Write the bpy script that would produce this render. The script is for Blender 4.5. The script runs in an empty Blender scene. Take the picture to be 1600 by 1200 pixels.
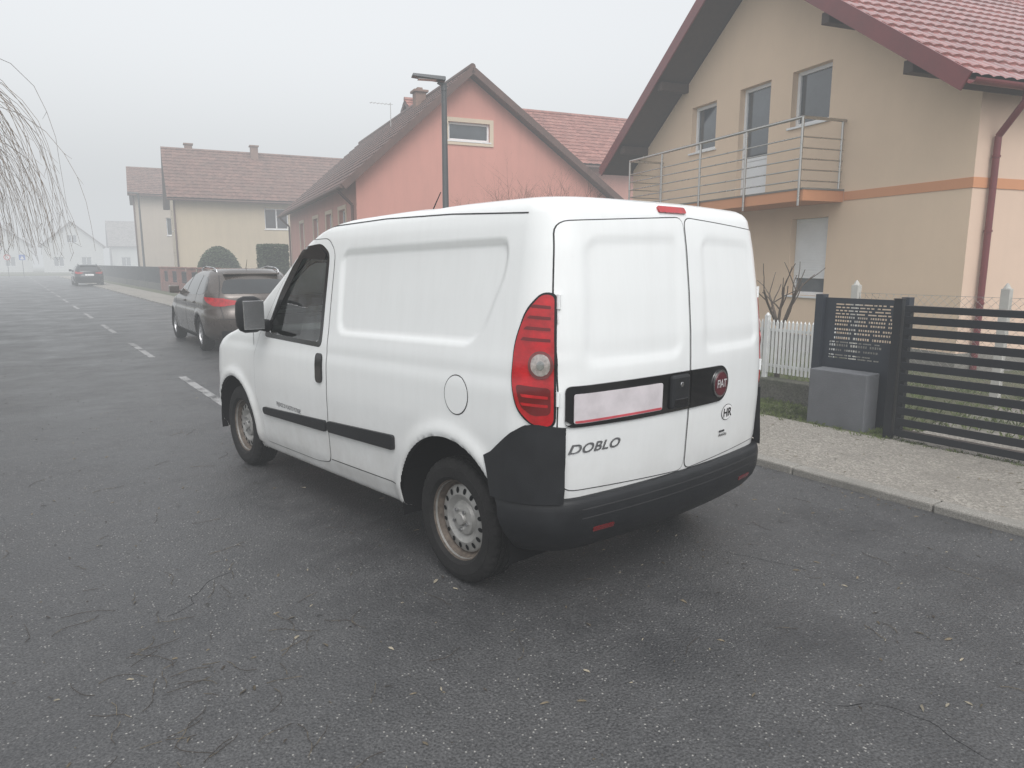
import bpy, bmesh, math, random
import numpy as np
from mathutils import Vector, Matrix
from mathutils.bvhtree import BVHTree
from mathutils.geometry import delaunay_2d_cdt
random.seed(7); np.random.seed(7)
scene=bpy.context.scene
COL=scene.collection
R=math.radians

# ------------------------------------------------------------------ materials
def new_mat(name):
    m=bpy.data.materials.new(name); m.use_nodes=True
    nt=m.node_tree; nt.nodes.clear()
    out=nt.nodes.new('ShaderNodeOutputMaterial'); bs=nt.nodes.new('ShaderNodeBsdfPrincipled')
    nt.links.new(bs.outputs[0],out.inputs[0])
    return m,nt,bs,out
def noise(nt,scale,detail=4,rough=.6,vec=None):
    n=nt.nodes.new('ShaderNodeTexNoise'); n.inputs['Scale'].default_value=scale; n.inputs['Detail'].default_value=detail
    n.inputs['Roughness'].default_value=rough
    if vec: nt.links.new(vec,n.inputs['Vector'])
    return n.outputs['Fac']
def ramp(nt,fac,p0,c0,p1,c1):
    r=nt.nodes.new('ShaderNodeValToRGB'); e=r.color_ramp.elements
    e[0].position=p0; e[0].color=tuple(c0)+(1,) if len(c0)==3 else c0
    e[1].position=p1; e[1].color=tuple(c1)+(1,) if len(c1)==3 else c1
    nt.links.new(fac,r.inputs[0]); return r.outputs[0]
def mix(nt,fac,a,b,mode='MIX'):
    m=nt.nodes.new('ShaderNodeMix'); m.data_type='RGBA'; m.blend_type=mode
    for sock,v in ((m.inputs[0],fac),(m.inputs[6],a),(m.inputs[7],b)):
        if isinstance(v,(int,float)): sock.default_value=v
        elif isinstance(v,(tuple,list)): sock.default_value=tuple(v)[:3]+(1,)
        else: nt.links.new(v,sock)
    return m.outputs[2]
def coords(nt):
    t=nt.nodes.new('ShaderNodeTexCoord'); return t.outputs['Object']
def M(name,col,rough=.6,metal=0.,var=.12,vs=3.,bump=0.,bs=60.,spec=.5,coat=0.,dirt=0.,emit=None):
    m,nt,b,out=new_mat(name); co=coords(nt)
    n=noise(nt,vs,6,.6,co)
    c0=[max(0,c*(1-var)) for c in col]; c1=[min(1,c*(1+var)) for c in col]
    c=ramp(nt,n,.3,c0,.7,c1)
    if dirt>0:
        n2=noise(nt,vs*.6,8,.7,co)
        f=ramp(nt,n2,.45,(0,0,0),.75,(dirt,)*3)
        c=mix(nt,f,c,tuple(x*.45 for x in col))
    nt.links.new(c,b.inputs['Base Color'])
    b.inputs['Metallic'].default_value=metal
    b.inputs['Specular IOR Level'].default_value=spec
    rr=nt.nodes.new('ShaderNodeMapRange'); nt.links.new(n,rr.inputs[0])
    rr.inputs[3].default_value=max(0,rough-.06); rr.inputs[4].default_value=min(1,rough+.06)
    nt.links.new(rr.outputs[0],b.inputs['Roughness'])
    b.inputs['Coat Weight'].default_value=coat; b.inputs['Coat Roughness'].default_value=.08
    if bump>0:
        bn=nt.nodes.new('ShaderNodeBump'); bn.inputs['Strength'].default_value=bump; bn.inputs['Distance'].default_value=.01
        nt.links.new(noise(nt,bs,5,.6,co),bn.inputs['Height']); nt.links.new(bn.outputs[0],b.inputs['Normal'])
    return m
def glass(name,tint=(.4,.45,.45),refl=.12):
    m,nt,b,out=new_mat(name); nt.nodes.remove(b)
    tr=nt.nodes.new('ShaderNodeBsdfTransparent'); tr.inputs[0].default_value=tint+(1,)
    gl=nt.nodes.new('ShaderNodeBsdfGlossy'); gl.inputs['Roughness'].default_value=.03
    fr=nt.nodes.new('ShaderNodeFresnel'); fr.inputs[0].default_value=1.5
    ad=nt.nodes.new('ShaderNodeMath'); ad.operation='ADD'; ad.inputs[1].default_value=refl; nt.links.new(fr.outputs[0],ad.inputs[0])
    mx=nt.nodes.new('ShaderNodeMixShader'); nt.links.new(ad.outputs[0],mx.inputs[0]); nt.links.new(tr.outputs[0],mx.inputs[1]); nt.links.new(gl.outputs[0],mx.inputs[2])
    nt.links.new(mx.outputs[0],out.inputs[0]); return m

def asphalt():
    m,nt,b,out=new_mat('asphalt'); co=coords(nt)
    big=noise(nt,.35,5,.6,co); mid=noise(nt,4,6,.65,co); fine=noise(nt,110,3,.7,co)
    v=nt.nodes.new('ShaderNodeTexVoronoi'); v.inputs['Scale'].default_value=80; nt.links.new(co,v.inputs['Vector'])
    c=ramp(nt,big,.3,(.042,.0425,.044),.7,(.074,.075,.077))
    c=mix(nt,.45,c,ramp(nt,mid,.3,(.028,.029,.031),.75,(.096,.096,.098)))
    c=mix(nt,.55,c,ramp(nt,fine,.35,(.013,.013,.014),.68,(.155,.155,.157)))
    sep=nt.nodes.new('ShaderNodeSeparateColor'); nt.links.new(v.outputs['Color'],sep.inputs[0])
    sp=ramp(nt,sep.outputs[0],.86,(0,0,0),.93,(1,1,1))
    ds=ramp(nt,v.outputs['Distance'],.16,(1,1,1),.36,(0,0,0))
    c=mix(nt,mix(nt,1.,sp,ds,'MULTIPLY'),c,(.36,.35,.33))
    n4=noise(nt,.9,9,.72,co)
    c=mix(nt,ramp(nt,n4,.46,(0,0,0),.66,(.55,.55,.55)),c,(.022,.023,.026))
    nt.links.new(c,b.inputs['Base Color'])
    rr=nt.nodes.new('ShaderNodeMapRange'); nt.links.new(n4,rr.inputs[0]); rr.inputs[1].default_value=.35; rr.inputs[2].default_value=.65
    rr.inputs[3].default_value=.60; rr.inputs[4].default_value=.28
    nt.links.new(rr.outputs[0],b.inputs['Roughness'])
    bn=nt.nodes.new('ShaderNodeBump'); bn.inputs['Strength'].default_value=.55; bn.inputs['Distance'].default_value=.006
    ad=nt.nodes.new('ShaderNodeMath'); ad.operation='SUBTRACT'; nt.links.new(fine,ad.inputs[0]); nt.links.new(v.outputs['Distance'],ad.inputs[1])
    nt.links.new(ad.outputs[0],bn.inputs['Height']); nt.links.new(bn.outputs[0],b.inputs['Normal'])
    return m
def gravelly(name,c0,c1,cs,scale=70,bump=.5,extra=None,ex=.75):
    m,nt,b,out=new_mat(name); co=coords(nt)
    mid=noise(nt,2.2,6,.65,co); fine=noise(nt,scale*1.5,3,.7,co)
    v=nt.nodes.new('ShaderNodeTexVoronoi'); v.inputs['Scale'].default_value=scale; nt.links.new(co,v.inputs['Vector'])
    c=ramp(nt,mid,.3,c0,.7,c1)
    c=mix(nt,.6,c,ramp(nt,fine,.3,tuple(x*.3 for x in c0),.7,tuple(min(1,x*1.5) for x in c1)))
    sep=nt.nodes.new('ShaderNodeSeparateColor'); nt.links.new(v.outputs['Color'],sep.inputs[0])
    c=mix(nt,ramp(nt,sep.outputs[0],.6,(0,0,0),.9,(.6,.6,.6)),c,cs)
    if extra: 
        n5=noise(nt,1.1,8,.7,co); c=mix(nt,ramp(nt,n5,.48,(0,0,0),.66,(ex,)*3),c,extra)
    nt.links.new(c,b.inputs['Base Color']); b.inputs['Roughness'].default_value=.9
    bn=nt.nodes.new('ShaderNodeBump'); bn.inputs['Strength'].default_value=bump; bn.inputs['Distance'].default_value=.008
    nt.links.new(v.outputs['Distance'],bn.inputs['Height']); nt.links.new(bn.outputs[0],b.inputs['Normal'])
    return m
def paintmark():
    m,nt,b,out=new_mat('worn_paint'); co=coords(nt)
    n=noise(nt,60,4,.8,co); n2=noise(nt,3,5,.6,co)
    ad=nt.nodes.new('ShaderNodeMath'); ad.operation='ADD'; nt.links.new(n,ad.inputs[0]); nt.links.new(n2,ad.inputs[1])
    nt.links.new(ramp(nt,ad.outputs[0],.84,(.06,.06,.062),1.12,(.30,.30,.30)),b.inputs['Base Color']); b.inputs['Roughness'].default_value=.75
    return m
def van_paint():
    m,nt,b,out=new_mat('white_paint'); co=coords(nt)
    sx=nt.nodes.new('ShaderNodeSeparateXYZ'); nt.links.new(co,sx.inputs[0])
    mr=nt.nodes.new('ShaderNodeMapRange'); nt.links.new(sx.outputs[2],mr.inputs[0]); mr.inputs[1].default_value=.25; mr.inputs[2].default_value=.9; mr.inputs[3].default_value=1; mr.inputs[4].default_value=0
    n=noise(nt,6,8,.7,co); f=nt.nodes.new('ShaderNodeMath'); f.operation='MULTIPLY'; nt.links.new(n,f.inputs[0]); nt.links.new(mr.outputs[0],f.inputs[1])
    st=nt.nodes.new('ShaderNodeMapping'); st.inputs['Scale'].default_value=(14,14,1.2); nt.links.new(co,st.inputs[0])
    n3=noise(nt,1.,6,.7,st.outputs[0])
    base=mix(nt,ramp(nt,n3,.42,(0,0,0),.8,(.10,.10,.10)),(.78,.795,.795),(.45,.45,.43))
    base=mix(nt,ramp(nt,noise(nt,25,8,.8,co),.62,(0,0,0),.75,(.12,.12,.12)),base,(.40,.38,.34))
    c=mix(nt,f.outputs[0],base,(.40,.38,.35))
    nt.links.new(c,b.inputs['Base Color'])
    rr=nt.nodes.new('ShaderNodeMapRange'); nt.links.new(noise(nt,9,5,.6,co),rr.inputs[0]); rr.inputs[3].default_value=.22; rr.inputs[4].default_value=.44
    nt.links.new(rr.outputs[0],b.inputs['Roughness']); b.inputs['Coat Weight'].default_value=.4; b.inputs['Coat Roughness'].default_value=.1
    bn=nt.nodes.new('ShaderNodeBump'); bn.inputs['Strength'].default_value=.12; bn.inputs['Distance'].default_value=.02
    nt.links.new(noise(nt,2.2,2,.5,co),bn.inputs['Height']); nt.links.new(bn.outputs[0],b.inputs['Normal'])
    return m
def render_wall(name,col,dirt=.25):
    m,nt,b,out=new_mat(name); co=coords(nt)
    n=noise(nt,.5,6,.6,co)
    st=nt.nodes.new('ShaderNodeMapping'); st.inputs['Scale'].default_value=(3,3,.35); nt.links.new(co,st.inputs[0])
    n2=noise(nt,1.,7,.7,st.outputs[0])
    c=ramp(nt,n,.3,tuple(x*.93 for x in col),.7,tuple(min(1,x*1.05) for x in col))
    c=mix(nt,ramp(nt,n2,.42,(0,0,0),.85,(dirt,)*3),c,tuple(x*.6 for x in col))
    nt.links.new(c,b.inputs['Base Color']); b.inputs['Roughness'].default_value=.92
    bn=nt.nodes.new('ShaderNodeBump'); bn.inputs['Strength'].default_value=.35; bn.inputs['Distance'].default_value=.006
    nt.links.new(noise(nt,90,3,.7,co),bn.inputs['Height']); nt.links.new(bn.outputs[0],b.inputs['Normal'])
    return m
def tile_mat(name,c0,c1,moss=(.06,.055,.045),ma=.4,coat=0):
    m,nt,b,out=new_mat(name); co=coords(nt)
    v=nt.nodes.new('ShaderNodeTexVoronoi'); v.inputs['Scale'].default_value=4; nt.links.new(co,v.inputs['Vector'])
    sep=nt.nodes.new('ShaderNodeSeparateColor'); nt.links.new(v.outputs['Color'],sep.inputs[0])
    c=ramp(nt,sep.outputs[0],.1,c0,.9,c1)
    c=mix(nt,ramp(nt,noise(nt,1.2,8,.7,co),.4,(0,0,0),.7,(ma,)*3),c,moss)
    nt.links.new(c,b.inputs['Base Color']); b.inputs['Roughness'].default_value=.6 if not coat else .3
    b.inputs['Coat Weight'].default_value=.6*coat
    return m

PAINT=van_paint()
BLK=M('black_plastic',(.012,.013,.015),.45,var=.25,vs=8,bump=.15,bs=300,dirt=.2,spec=.35)
BLKG=M('gloss_black',(.006,.006,.007),.18,coat=.4,spec=.3)
SEAM=M('seam_dark',(.04,.04,.042),.8,spec=.2)
DARK=M('dark_inner',(.008,.008,.009),.9,spec=.1)
RUB=M('tyre_rubber',(.016,.0155,.0155),.75,var=.3,vs=12,bump=.4,bs=120,spec=.25)
CHR=M('chrome',(.60,.60,.61),.2,metal=1)
REDL=M('red_lens',(.40,.003,.008),.10,var=.35,vs=14,coat=.7,bump=.12,bs=60)
REDD=M('red_lens_deep',(.13,.002,.004),.10,var=.2,coat=.6)
CLR=M('clear_lens',(.42,.38,.36),.1,metal=.4,var=.35,vs=60,coat=.8)
PLT=M('plate_white',(.58,.54,.56),.5,var=.14,vs=9)
PLR=M('plate_red',(.50,.07,.09),.5,var=.2,vs=9)
GLV=glass('cab_glass',(.80,.86,.83),.10)
GLD=M('dark_glass',(.012,.014,.015),.05,var=.3,coat=.6,spec=.8)
SEATM=M('seat_cloth',(.05,.05,.055),.95,bump=.3,bs=200)
INNER=M('inner_trim',(.26,.26,.26),.85)
ASPH=asphalt()

# ------------------------------------------------------------------ mesh helpers
class MB:
    def __init__(s): s.v=[];s.f=[];s.m=[]
    def add(s,V,F,m=0,T=None):
        o=len(s.v)
        for p in V:
            p=Vector(p)
            if T is not None: p=T@p
            s.v.append(tuple(p))
        for f in F: s.f.append([i+o for i in f]); s.m.append(m)
    def box(s,x0,x1,y0,y1,z0,z1,m=0,T=None):
        V=[(x,y,z) for z in (z0,z1) for y in (y0,y1) for x in (x0,x1)]
        s.add(V,[(0,2,3,1),(4,5,7,6),(0,1,5,4),(2,6,7,3),(0,4,6,2),(1,3,7,5)],m,T)
    def cyl(s,p,q,r0,r1=None,seg=10,m=0,cap=True,T=None):
        if r1 is None: r1=r0
        p=Vector(p);q=Vector(q);d=(q-p)
        if d.length<1e-7: return
        d.normalize(); a=d.orthogonal().normalized(); b=d.cross(a)
        V=[];F=[]
        for i in range(seg):
            t=2*math.pi*i/seg; e=a*math.cos(t)+b*math.sin(t); V.append(p+e*r0); V.append(q+e*r1)
        for i in range(seg):
            j=(i+1)%seg; F.append((2*i,2*j,2*j+1,2*i+1))
        if cap: F.append([2*i for i in range(seg)][::-1]); F.append([2*i+1 for i in range(seg)])
        s.add(V,F,m,T)
    def beam(s,p,q,w,h,m=0,up=(0,0,1)):
        p=Vector(p);q=Vector(q);d=(q-p).normalized();u=Vector(up); a=d.cross(u).normalized(); u=a.cross(d)
        V=[]
        for P in (p,q):
            for sa,su in ((-1,-1),(1,-1),(1,1),(-1,1)): V.append(P+a*sa*w/2+u*su*h/2)
        s.add(V,[(0,3,2,1),(4,5,6,7),(0,1,5,4),(1,2,6,5),(2,3,7,6),(3,0,4,7)],m)
    def lathe(s,prof,seg=64,m=0,ms=None):
        n=len(prof);V=[];F=[]
        for i in range(seg):
            t=2*math.pi*i/seg
            for r,y in prof: V.append((r*math.cos(t),y,r*math.sin(t)))
        o=len(s.v); s.v+=V
        for i in range(seg):
            j=(i+1)%seg
            for k in range(n-1):
                s.f.append([o+i*n+k,o+i*n+k+1,o+j*n+k+1,o+j*n+k]); s.m.append(ms[k] if ms else m)
    def obj(s,name,parent=None,mats=(),smooth=False,fix=False,bevel=0,ang=None):
        me=bpy.data.meshes.new(name); me.from_pydata(s.v,[],s.f)
        for mt in mats: me.materials.append(mt)
        me.polygons.foreach_set('material_index',s.m)
        if fix:
            bm=bmesh.new(); bm.from_mesh(me); bmesh.ops.recalc_face_normals(bm,faces=bm.faces); bm.to_mesh(me); bm.free()
        if smooth: me.polygons.foreach_set('use_smooth',[True]*len(me.polygons))
        me.update()
        if ang: me.set_sharp_from_angle(angle=R(ang))
        o=bpy.data.objects.new(name,me); COL.objects.link(o)
        if parent: o.parent=parent
        if bevel:
            b=o.modifiers.new('bevel','BEVEL'); b.width=bevel; b.segments=2; b.limit_method='ANGLE'
        return o
def piece(name,parent,mats,fn,**kw):
    mb=MB(); fn(mb); return mb.obj(name,parent,mats,**kw)
def boxes(name,parent,mats,lst,**kw):
    for b in lst: piece(name,parent,mats,lambda m:m.box(*b),**kw)
def empty(name,loc,rz,label,cat,group=None):
    e=bpy.data.objects.new(name,None); COL.objects.link(e); e.location=loc; e.rotation_euler=(0,0,rz); e.empty_display_size=.3
    e['label']=label; e['category']=cat
    if group: e['group']=group
    return e
def tag(o,label,cat,group=None):
    o['label']=label;o['category']=cat
    if group:o['group']=group
def inpoly(P,poly):
    P=np.atleast_2d(P); x=P[:,0];y=P[:,1]; c=np.zeros(len(P),bool); n=len(poly)
    for i in range(n):
        x0,y0=poly[i];x1,y1=poly[(i+1)%n]
        if y0==y1: continue
        t=((y0>y)!=(y1>y))&(x<(x1-x0)*(y-y0)/(y1-y0)+x0); c^=t
    return c
def nearest(P,poly):
    P=np.atleast_2d(P).astype(float); best=np.full(len(P),1e9); bp=P.copy(); n=len(poly)
    for i in range(n):
        a=np.array(poly[i],float);b=np.array(poly[(i+1)%n],float); d=b-a; L=(d*d).sum()
        if L<1e-12: continue
        t=np.clip(((P-a)@d)/L,0,1); q=a+t[:,None]*d; ds=np.hypot(*(P-q).T)
        k=ds<best; best[k]=ds[k]; bp[k]=q[k]
    return best,bp
def sdf(P,poly):
    d,_=nearest(P,poly); ins=inpoly(P,poly); return np.where(ins,-d,d)
def rounded(poly,r,n=5):
    out=[];N=len(poly)
    for i in range(N):
        p=Vector(poly[i]);a=Vector(poly[i-1]);b=Vector(poly[(i+1)%N])
        rr=min(r,(a-p).length*.48,(b-p).length*.48)
        s=p+(a-p).normalized()*rr; e=p+(b-p).normalized()*rr
        for k in range(n+1):
            t=k/n; q=s*(1-t)**2+p*2*t*(1-t)+e*t*t; out.append((q.x,q.y))
    return out
def resamp(poly,g):
    out=[];N=len(poly)
    for i in range(N):
        a=poly[i];b=poly[(i+1)%N];L=math.hypot(b[0]-a[0],b[1]-a[1])
        if L<1e-6: continue
        k=max(1,int(math.ceil(L/g)))
        for j in range(k): out.append((a[0]+(b[0]-a[0])*j/k,a[1]+(b[1]-a[1])*j/k))
    return out
def tri(poly,holes=(),grid=None):
    V=[];E=[];loops=[]
    for lp in [poly]+list(holes):
        o=len(V); V+=[Vector(p) for p in lp]; n=len(lp)
        E+=[(o+i,o+(i+1)%n) for i in range(n)]; loops.append(list(range(o,o+n)))
    if grid:
        A=np.array(poly); xs=np.arange(A[:,0].min(),A[:,0].max(),grid); ys=np.arange(A[:,1].min(),A[:,1].max(),grid)
        G=np.array([(x,y) for x in xs for y in ys])
        if len(G):
            k=inpoly(G,poly)&(nearest(G,poly)[0]>grid*.45)
            for h in holes: k&=~inpoly(G,h); k&=(nearest(G,h)[0]>grid*.45)
            V+=[Vector(p) for p in G[k]]
    r=delaunay_2d_cdt(V,E,[],0,1e-7)
    vo=[(v.x,v.y) for v in r[0]]; fs=[list(f) for f in r[2]]
    mp={}
    for ni,orig in enumerate(r[3]):
        for oi in orig: mp[oi]=ni
    C=np.array([np.mean([vo[i] for i in f],axis=0) for f in fs])
    k=inpoly(C,poly)
    for h in holes: k&=~inpoly(C,h)
    fs=[f for f,b in zip(fs,k) if b]
    return vo,fs,[[mp[i] for i in lp] for lp in loops]

def SL(a,b): return (a,3,b),(0,-1,0)
def SR(a,b): return (a,-3,b),(0,1,0)
def RE(a,b): return (-4,a,b),(1,0,0)
def FR(a,b): return (8,a,b),(-1,0,0)
k7=math.sqrt(.5)
def DL(a,b): return (a*k7-3*k7,a*k7+3*k7,b),(k7,-k7,0)
def DR(a,b): return (a*k7-3*k7,-(a*k7+3*k7),b),(k7,k7,0)
def FDL(a,b): return (4-a*k7+3*k7,a*k7+3*k7,b),(-k7,-k7,0)
def FDR(a,b): return (4-a*k7+3*k7,-(a*k7+3*k7),b),(-k7,k7,0)
def proj(bvh,basis,p,off):
    o,d=basis(*p); h=bvh.ray_cast(Vector(o),Vector(d))
    if h[0] is None: return None
    n=h[1]
    if n.dot(Vector(d))>0: n=-n
    return h[0]+n*off
def patch(name,parent,bvh,poly,basis,off,mat_,thick=.008,grid=.03,holes=(),g2=None,mats=None):
    poly=resamp(poly,g2 or grid); holes=[resamp(h,g2 or grid) for h in holes]
    vo,fs,loops=tri(poly,holes,grid)
    P=[proj(bvh,basis,p,off) for p in vo]; ok=[p is not None for p in P]
    Q=[proj(bvh,basis,p,off-thick) if ok[i] else None for i,p in enumerate(vo)]
    mb=MB(); V=[p if p is not None else Vector((0,0,0)) for p in P]
    F=[f for f in fs if all(ok[i] for i in f)]
    n0=len(V); extra=[];side=[]
    for lp in loops:
        n=len(lp)
        st=n0+len(extra)
        for i in lp: extra.append(Q[i] if ok[i] else Vector((0,0,0)))
        for k in range(n):
            j=(k+1)%n
            if ok[lp[k]] and ok[lp[j]]: side.append((lp[k],lp[j],st+j,st+k))
    mb.add(V+extra,F+side,0)
    o=mb.obj(name,parent,mats or (mat_,),smooth=True)
    me=o.data; bm=bmesh.new(); bm.from_mesh(me); bmesh.ops.delete(bm,geom=[v for v in bm.verts if not v.link_faces],context='VERTS')
    bmesh.ops.recalc_face_normals(bm,faces=bm.faces)
    d=Vector(basis(0,0)[1])
    s=sum((f.normal.dot(d)*f.calc_area() for f in bm.faces)) if bm.faces else 0
    if s>0: bmesh.ops.reverse_faces(bm,faces=bm.faces)
    bm.to_mesh(me); bm.free(); me.set_sharp_from_angle(angle=R(40))
    return o
def seam(mb,bvh,path,basis,w,off,m=0,closed=False):
    pts=[]
    P=[Vector(p) for p in path]
    if closed: P=P+[P[0]]
    for i in range(len(P)-1):
        L=(P[i+1]-P[i]).length;k=max(1,int(L/.025))
        for j in range(k): pts.append(P[i].lerp(P[i+1],j/k))
    pts.append(P[-1]); prev=None; V=[];F=[]
    for i,p in enumerate(pts):
        a=pts[max(0,i-1)];b=pts[min(len(pts)-1,i+1)]
        if closed and i in (0,len(pts)-1): a=pts[-2];b=pts[1]
        t=(b-a).normalized(); n=Vector((-t.y,t.x))*w/2
        q=[proj(bvh,basis,(p+n)[:],off),proj(bvh,basis,(p-n)[:],off)]
        if q[0] is None or q[1] is None: prev=None; continue
        V+=q; k=len(V)
        if prev: F.append((k-4,k-3,k-1,k-2))
        prev=True
    mb.add(V,F,m)
def text_mesh(s,size,shear=0,bold=0,spacing=1.):
    c=bpy.data.curves.new('t','FONT'); c.body=s; c.size=size; c.shear=shear; c.offset=bold; c.align_x='CENTER'; c.align_y='CENTER'; c.space_character=spacing
    o=bpy.data.objects.new('t',c); COL.objects.link(o); dg=bpy.context.evaluated_depsgraph_get(); dg.update()
    me=bpy.data.meshes.new_from_object(o.evaluated_get(dg)); V=[tuple(v.co) for v in me.vertices];F=[tuple(p.vertices) for p in me.polygons]
    bpy.data.objects.remove(o); bpy.data.curves.remove(c); bpy.data.meshes.remove(me)
    return V,F
def text_on(name,parent,bvh,s,size,basis,center,flip,off,mat_,sx=1.,**kw):
    V,F=text_mesh(s,size,**kw); P=[]
    for v in V:
        P.append(proj(bvh,basis,(center[0]+flip*v[0]*sx,center[1]+v[1]),off))
    F=[f for f in F if all(P[i] is not None for i in f)]
    mb=MB(); mb.add([p or Vector() for p in P],F,0); return mb.obj(name,parent,(mat_,))

# ------------------------------------------------------------------ vehicle body
class Body:
    def __init__(s,levels,kr=.06,kf=.12,bow=.03,bowc=1.3,bowl=2.4,shear=0,shx=.2,crown=0,crx=.9,crl=1.5,crz=1.5,K=9):
        L=np.array(levels,float); sc=np.array([1,1,.5,.25,.0,.0]); d=np.sqrt((((np.diff(L,axis=0))*sc)**2).sum(1)); t=np.concatenate([[0],np.cumsum(d)])
        T=np.arange(0,t[-1],.003); D=np.stack([np.interp(T,t,L[:,k]) for k in range(6)],1)
        ker=np.hanning(2*K+3)[1:-1]; ker/=ker.sum()
        Dp=np.concatenate([2*D[0]-D[K:0:-1],D,2*D[-1]-D[-2:-K-2:-1]]); D2=np.stack([np.convolve(Dp[:,k],ker,'valid') for k in range(6)],1)
        s.D=D2; s.kr,s.kf,s.bow,s.bowc,s.bowl,s.shear,s.shx=kr,kf,bow,bowc,bowl,shear,shx
        s.crown,s.crx,s.crl,s.crz=crown,crx,crl,crz
    def half(s,row,S):
        z,w,xr,xf,rr,rf=row; w=max(w,.01); rr=min(rr,w*.9,(xf-xr)*.4); rf=min(rf,w*.9,(xf-xr)*.45)
        x=np.zeros(len(S));y=np.zeros(len(S))
        for i,v in enumerate(S):
            if v<=1: x[i]=xr;y[i]=(w-rr)*v
            elif v<=2: a=math.pi-(v-1)*math.pi/2; x[i]=xr+rr+rr*math.cos(a);y[i]=w-rr+rr*math.sin(a)
            elif v<=3: x[i]=xr+rr+(xf-rf-xr-rr)*(v-2);y[i]=w
            elif v<=4: a=math.pi/2-(v-3)*math.pi/2; x[i]=xf-rf+rf*math.cos(a);y[i]=w-rf+rf*math.sin(a)
            else: x[i]=xf;y[i]=(w-rf)*(5-v)
        ss=lambda t:np.clip(t,0,1)**2*(3-2*np.clip(t,0,1))
        yn=(y/w)**2; mid=(xr+xf)/2
        x=x+s.kr*yn*ss((mid-x)/(mid-xr))**2 - s.kf*yn*ss((x-mid)/(xf-mid))**2
        y=y*(1-s.bow*np.abs((x-s.bowc)/s.bowl)**2.5)
        zz=np.full(len(S),z)
        wz=float(ss((z-s.crz)/.25))
        zz=zz-s.shear*(x-s.shx)+s.crown*wz*(1-((x-s.crx)/s.crl)**2)
        return np.stack([x,y,zz],1)
    def at(s,z): 
        D=s.D
        i=np.searchsorted(D[:,0],z); i=min(max(i,1),len(D)-1); a=D[i-1];b=D[i]; t=(z-a[0])/max(1e-9,b[0]-a[0]); return a+(b-a)*t
    def build(s,nr=36,na=14,ns=290,nfa=18,nf=14,rows=135,disp=None,arches=(),cuts=(),front_cut=None):
        S=np.concatenate([np.linspace(0,1,nr+1)[:-1],np.linspace(1,2,na+1)[:-1],np.linspace(2,3,ns+1)[:-1],np.linspace(3,4,nfa+1)[:-1],np.linspace(4,5,nf+1)])
        H=len(S); idx=np.linspace(0,len(s.D)-1,rows); V=[]
        side=(S>=1.0)&(S<=4.0)
        sideall=np.concatenate([side,side[1:-1][::-1]])
        for r in idx:
            i0=int(r);i1=min(i0+1,len(s.D)-1); row=s.D[i0]+(s.D[i1]-s.D[i0])*(r-i0)
            h=s.half(row,S); m=h[1:-1][::-1].copy(); m[:,1]*=-1; V.append(np.concatenate([h,m]))
        V=np.array(V); n=V.shape[1]; V=V.reshape(-1,3); sm=np.tile(sideall,rows)
        if disp is not None: V=disp(V,sm)
        F=[]
        for i in range(rows-1):
            for j in range(n):
                k=(j+1)%n; F.append((i*n+j,i*n+k,(i+1)*n+k,(i+1)*n+j))
        F.append([(rows-1)*n+j for j in range(n)])
        base=BVHTree.FromPolygons([tuple(v) for v in V],F)
        V2=V.copy(); ins=np.zeros(len(V),bool)
        for cx,cz,rad in arches:
            d=np.hypot(V[:,0]-cx,V[:,2]-cz); k=sm&(d<rad)&(V[:,2]<cz+rad); ins|=k
            sc=rad/np.maximum(d[k],1e-6); V2[k,0]=cx+(V[k,0]-cx)*sc; V2[k,2]=cz+(V[k,2]-cz)*sc
        for poly in cuts:
            P=V[:,[0,2]]; k=sm&inpoly(P,poly); ins|=k; _,q=nearest(P[k],poly); V2[k,0]=q[:,0];V2[k,2]=q[:,1]
        if front_cut is not None:
            P=V[:,[1,2]]; ins|=(V[:,0]>1.7)&inpoly(P,front_cut)
        F2=[f for f in F if not all(ins[i] for i in f)]
        mb=MB(); mb.v=[tuple(v) for v in V2]; mb.f=[list(f) for f in F2]; mb.m=[0]*len(F2)
        return base,mb
    def band(s,zs,offs,xa,front=False,ystart=0,mirror=True,ncol=60):
        mb=MB(); S=np.linspace(0,2.6,400) if not front else np.linspace(5,2.4,400)
        grid=[]
        for z,off in zip(zs,offs):
            h=s.half(s.at(z),S); h[:,2]=z
            lim=xa(z); keep=(h[:,0]<=lim) if not front else (h[:,0]>=lim)
            keep&=h[:,1]>=ystart-1e-6
            idx=np.where(keep)[0]; h=h[idx[0]:idx[-1]+1]
            d=np.diff(h[:,:2],axis=0); t=np.concatenate([[0],np.cumsum(np.hypot(*d.T))]); T=np.linspace(0,t[-1],ncol)
            x=np.interp(T,t,h[:,0]);y=np.interp(T,t,h[:,1])
            tx=np.gradient(x);ty=np.gradient(y); L=np.hypot(tx,ty); nx,ny=-ty/L,tx/L
            if front: nx,ny=-nx,-ny
            if ystart==0: nx[0]=(-1 if not front else 1);ny[0]=0
            grid.append(np.stack([x+nx*off,y+ny*off,np.full(ncol,z)],1))
        for sg in ((1,-1) if mirror else (1,)):
            V=[(p[0],p[1]*sg,p[2]) for r in grid for p in r]; F=[]
            for i in range(len(grid)-1):
                for j in range(ncol-1):
                    f=(i*ncol+j,i*ncol+j+1,(i+1)*ncol+j+1,(i+1)*ncol+j); F.append(f if sg>0 else f[::-1])
            mb.add(V,F,0)
        return mb

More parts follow.
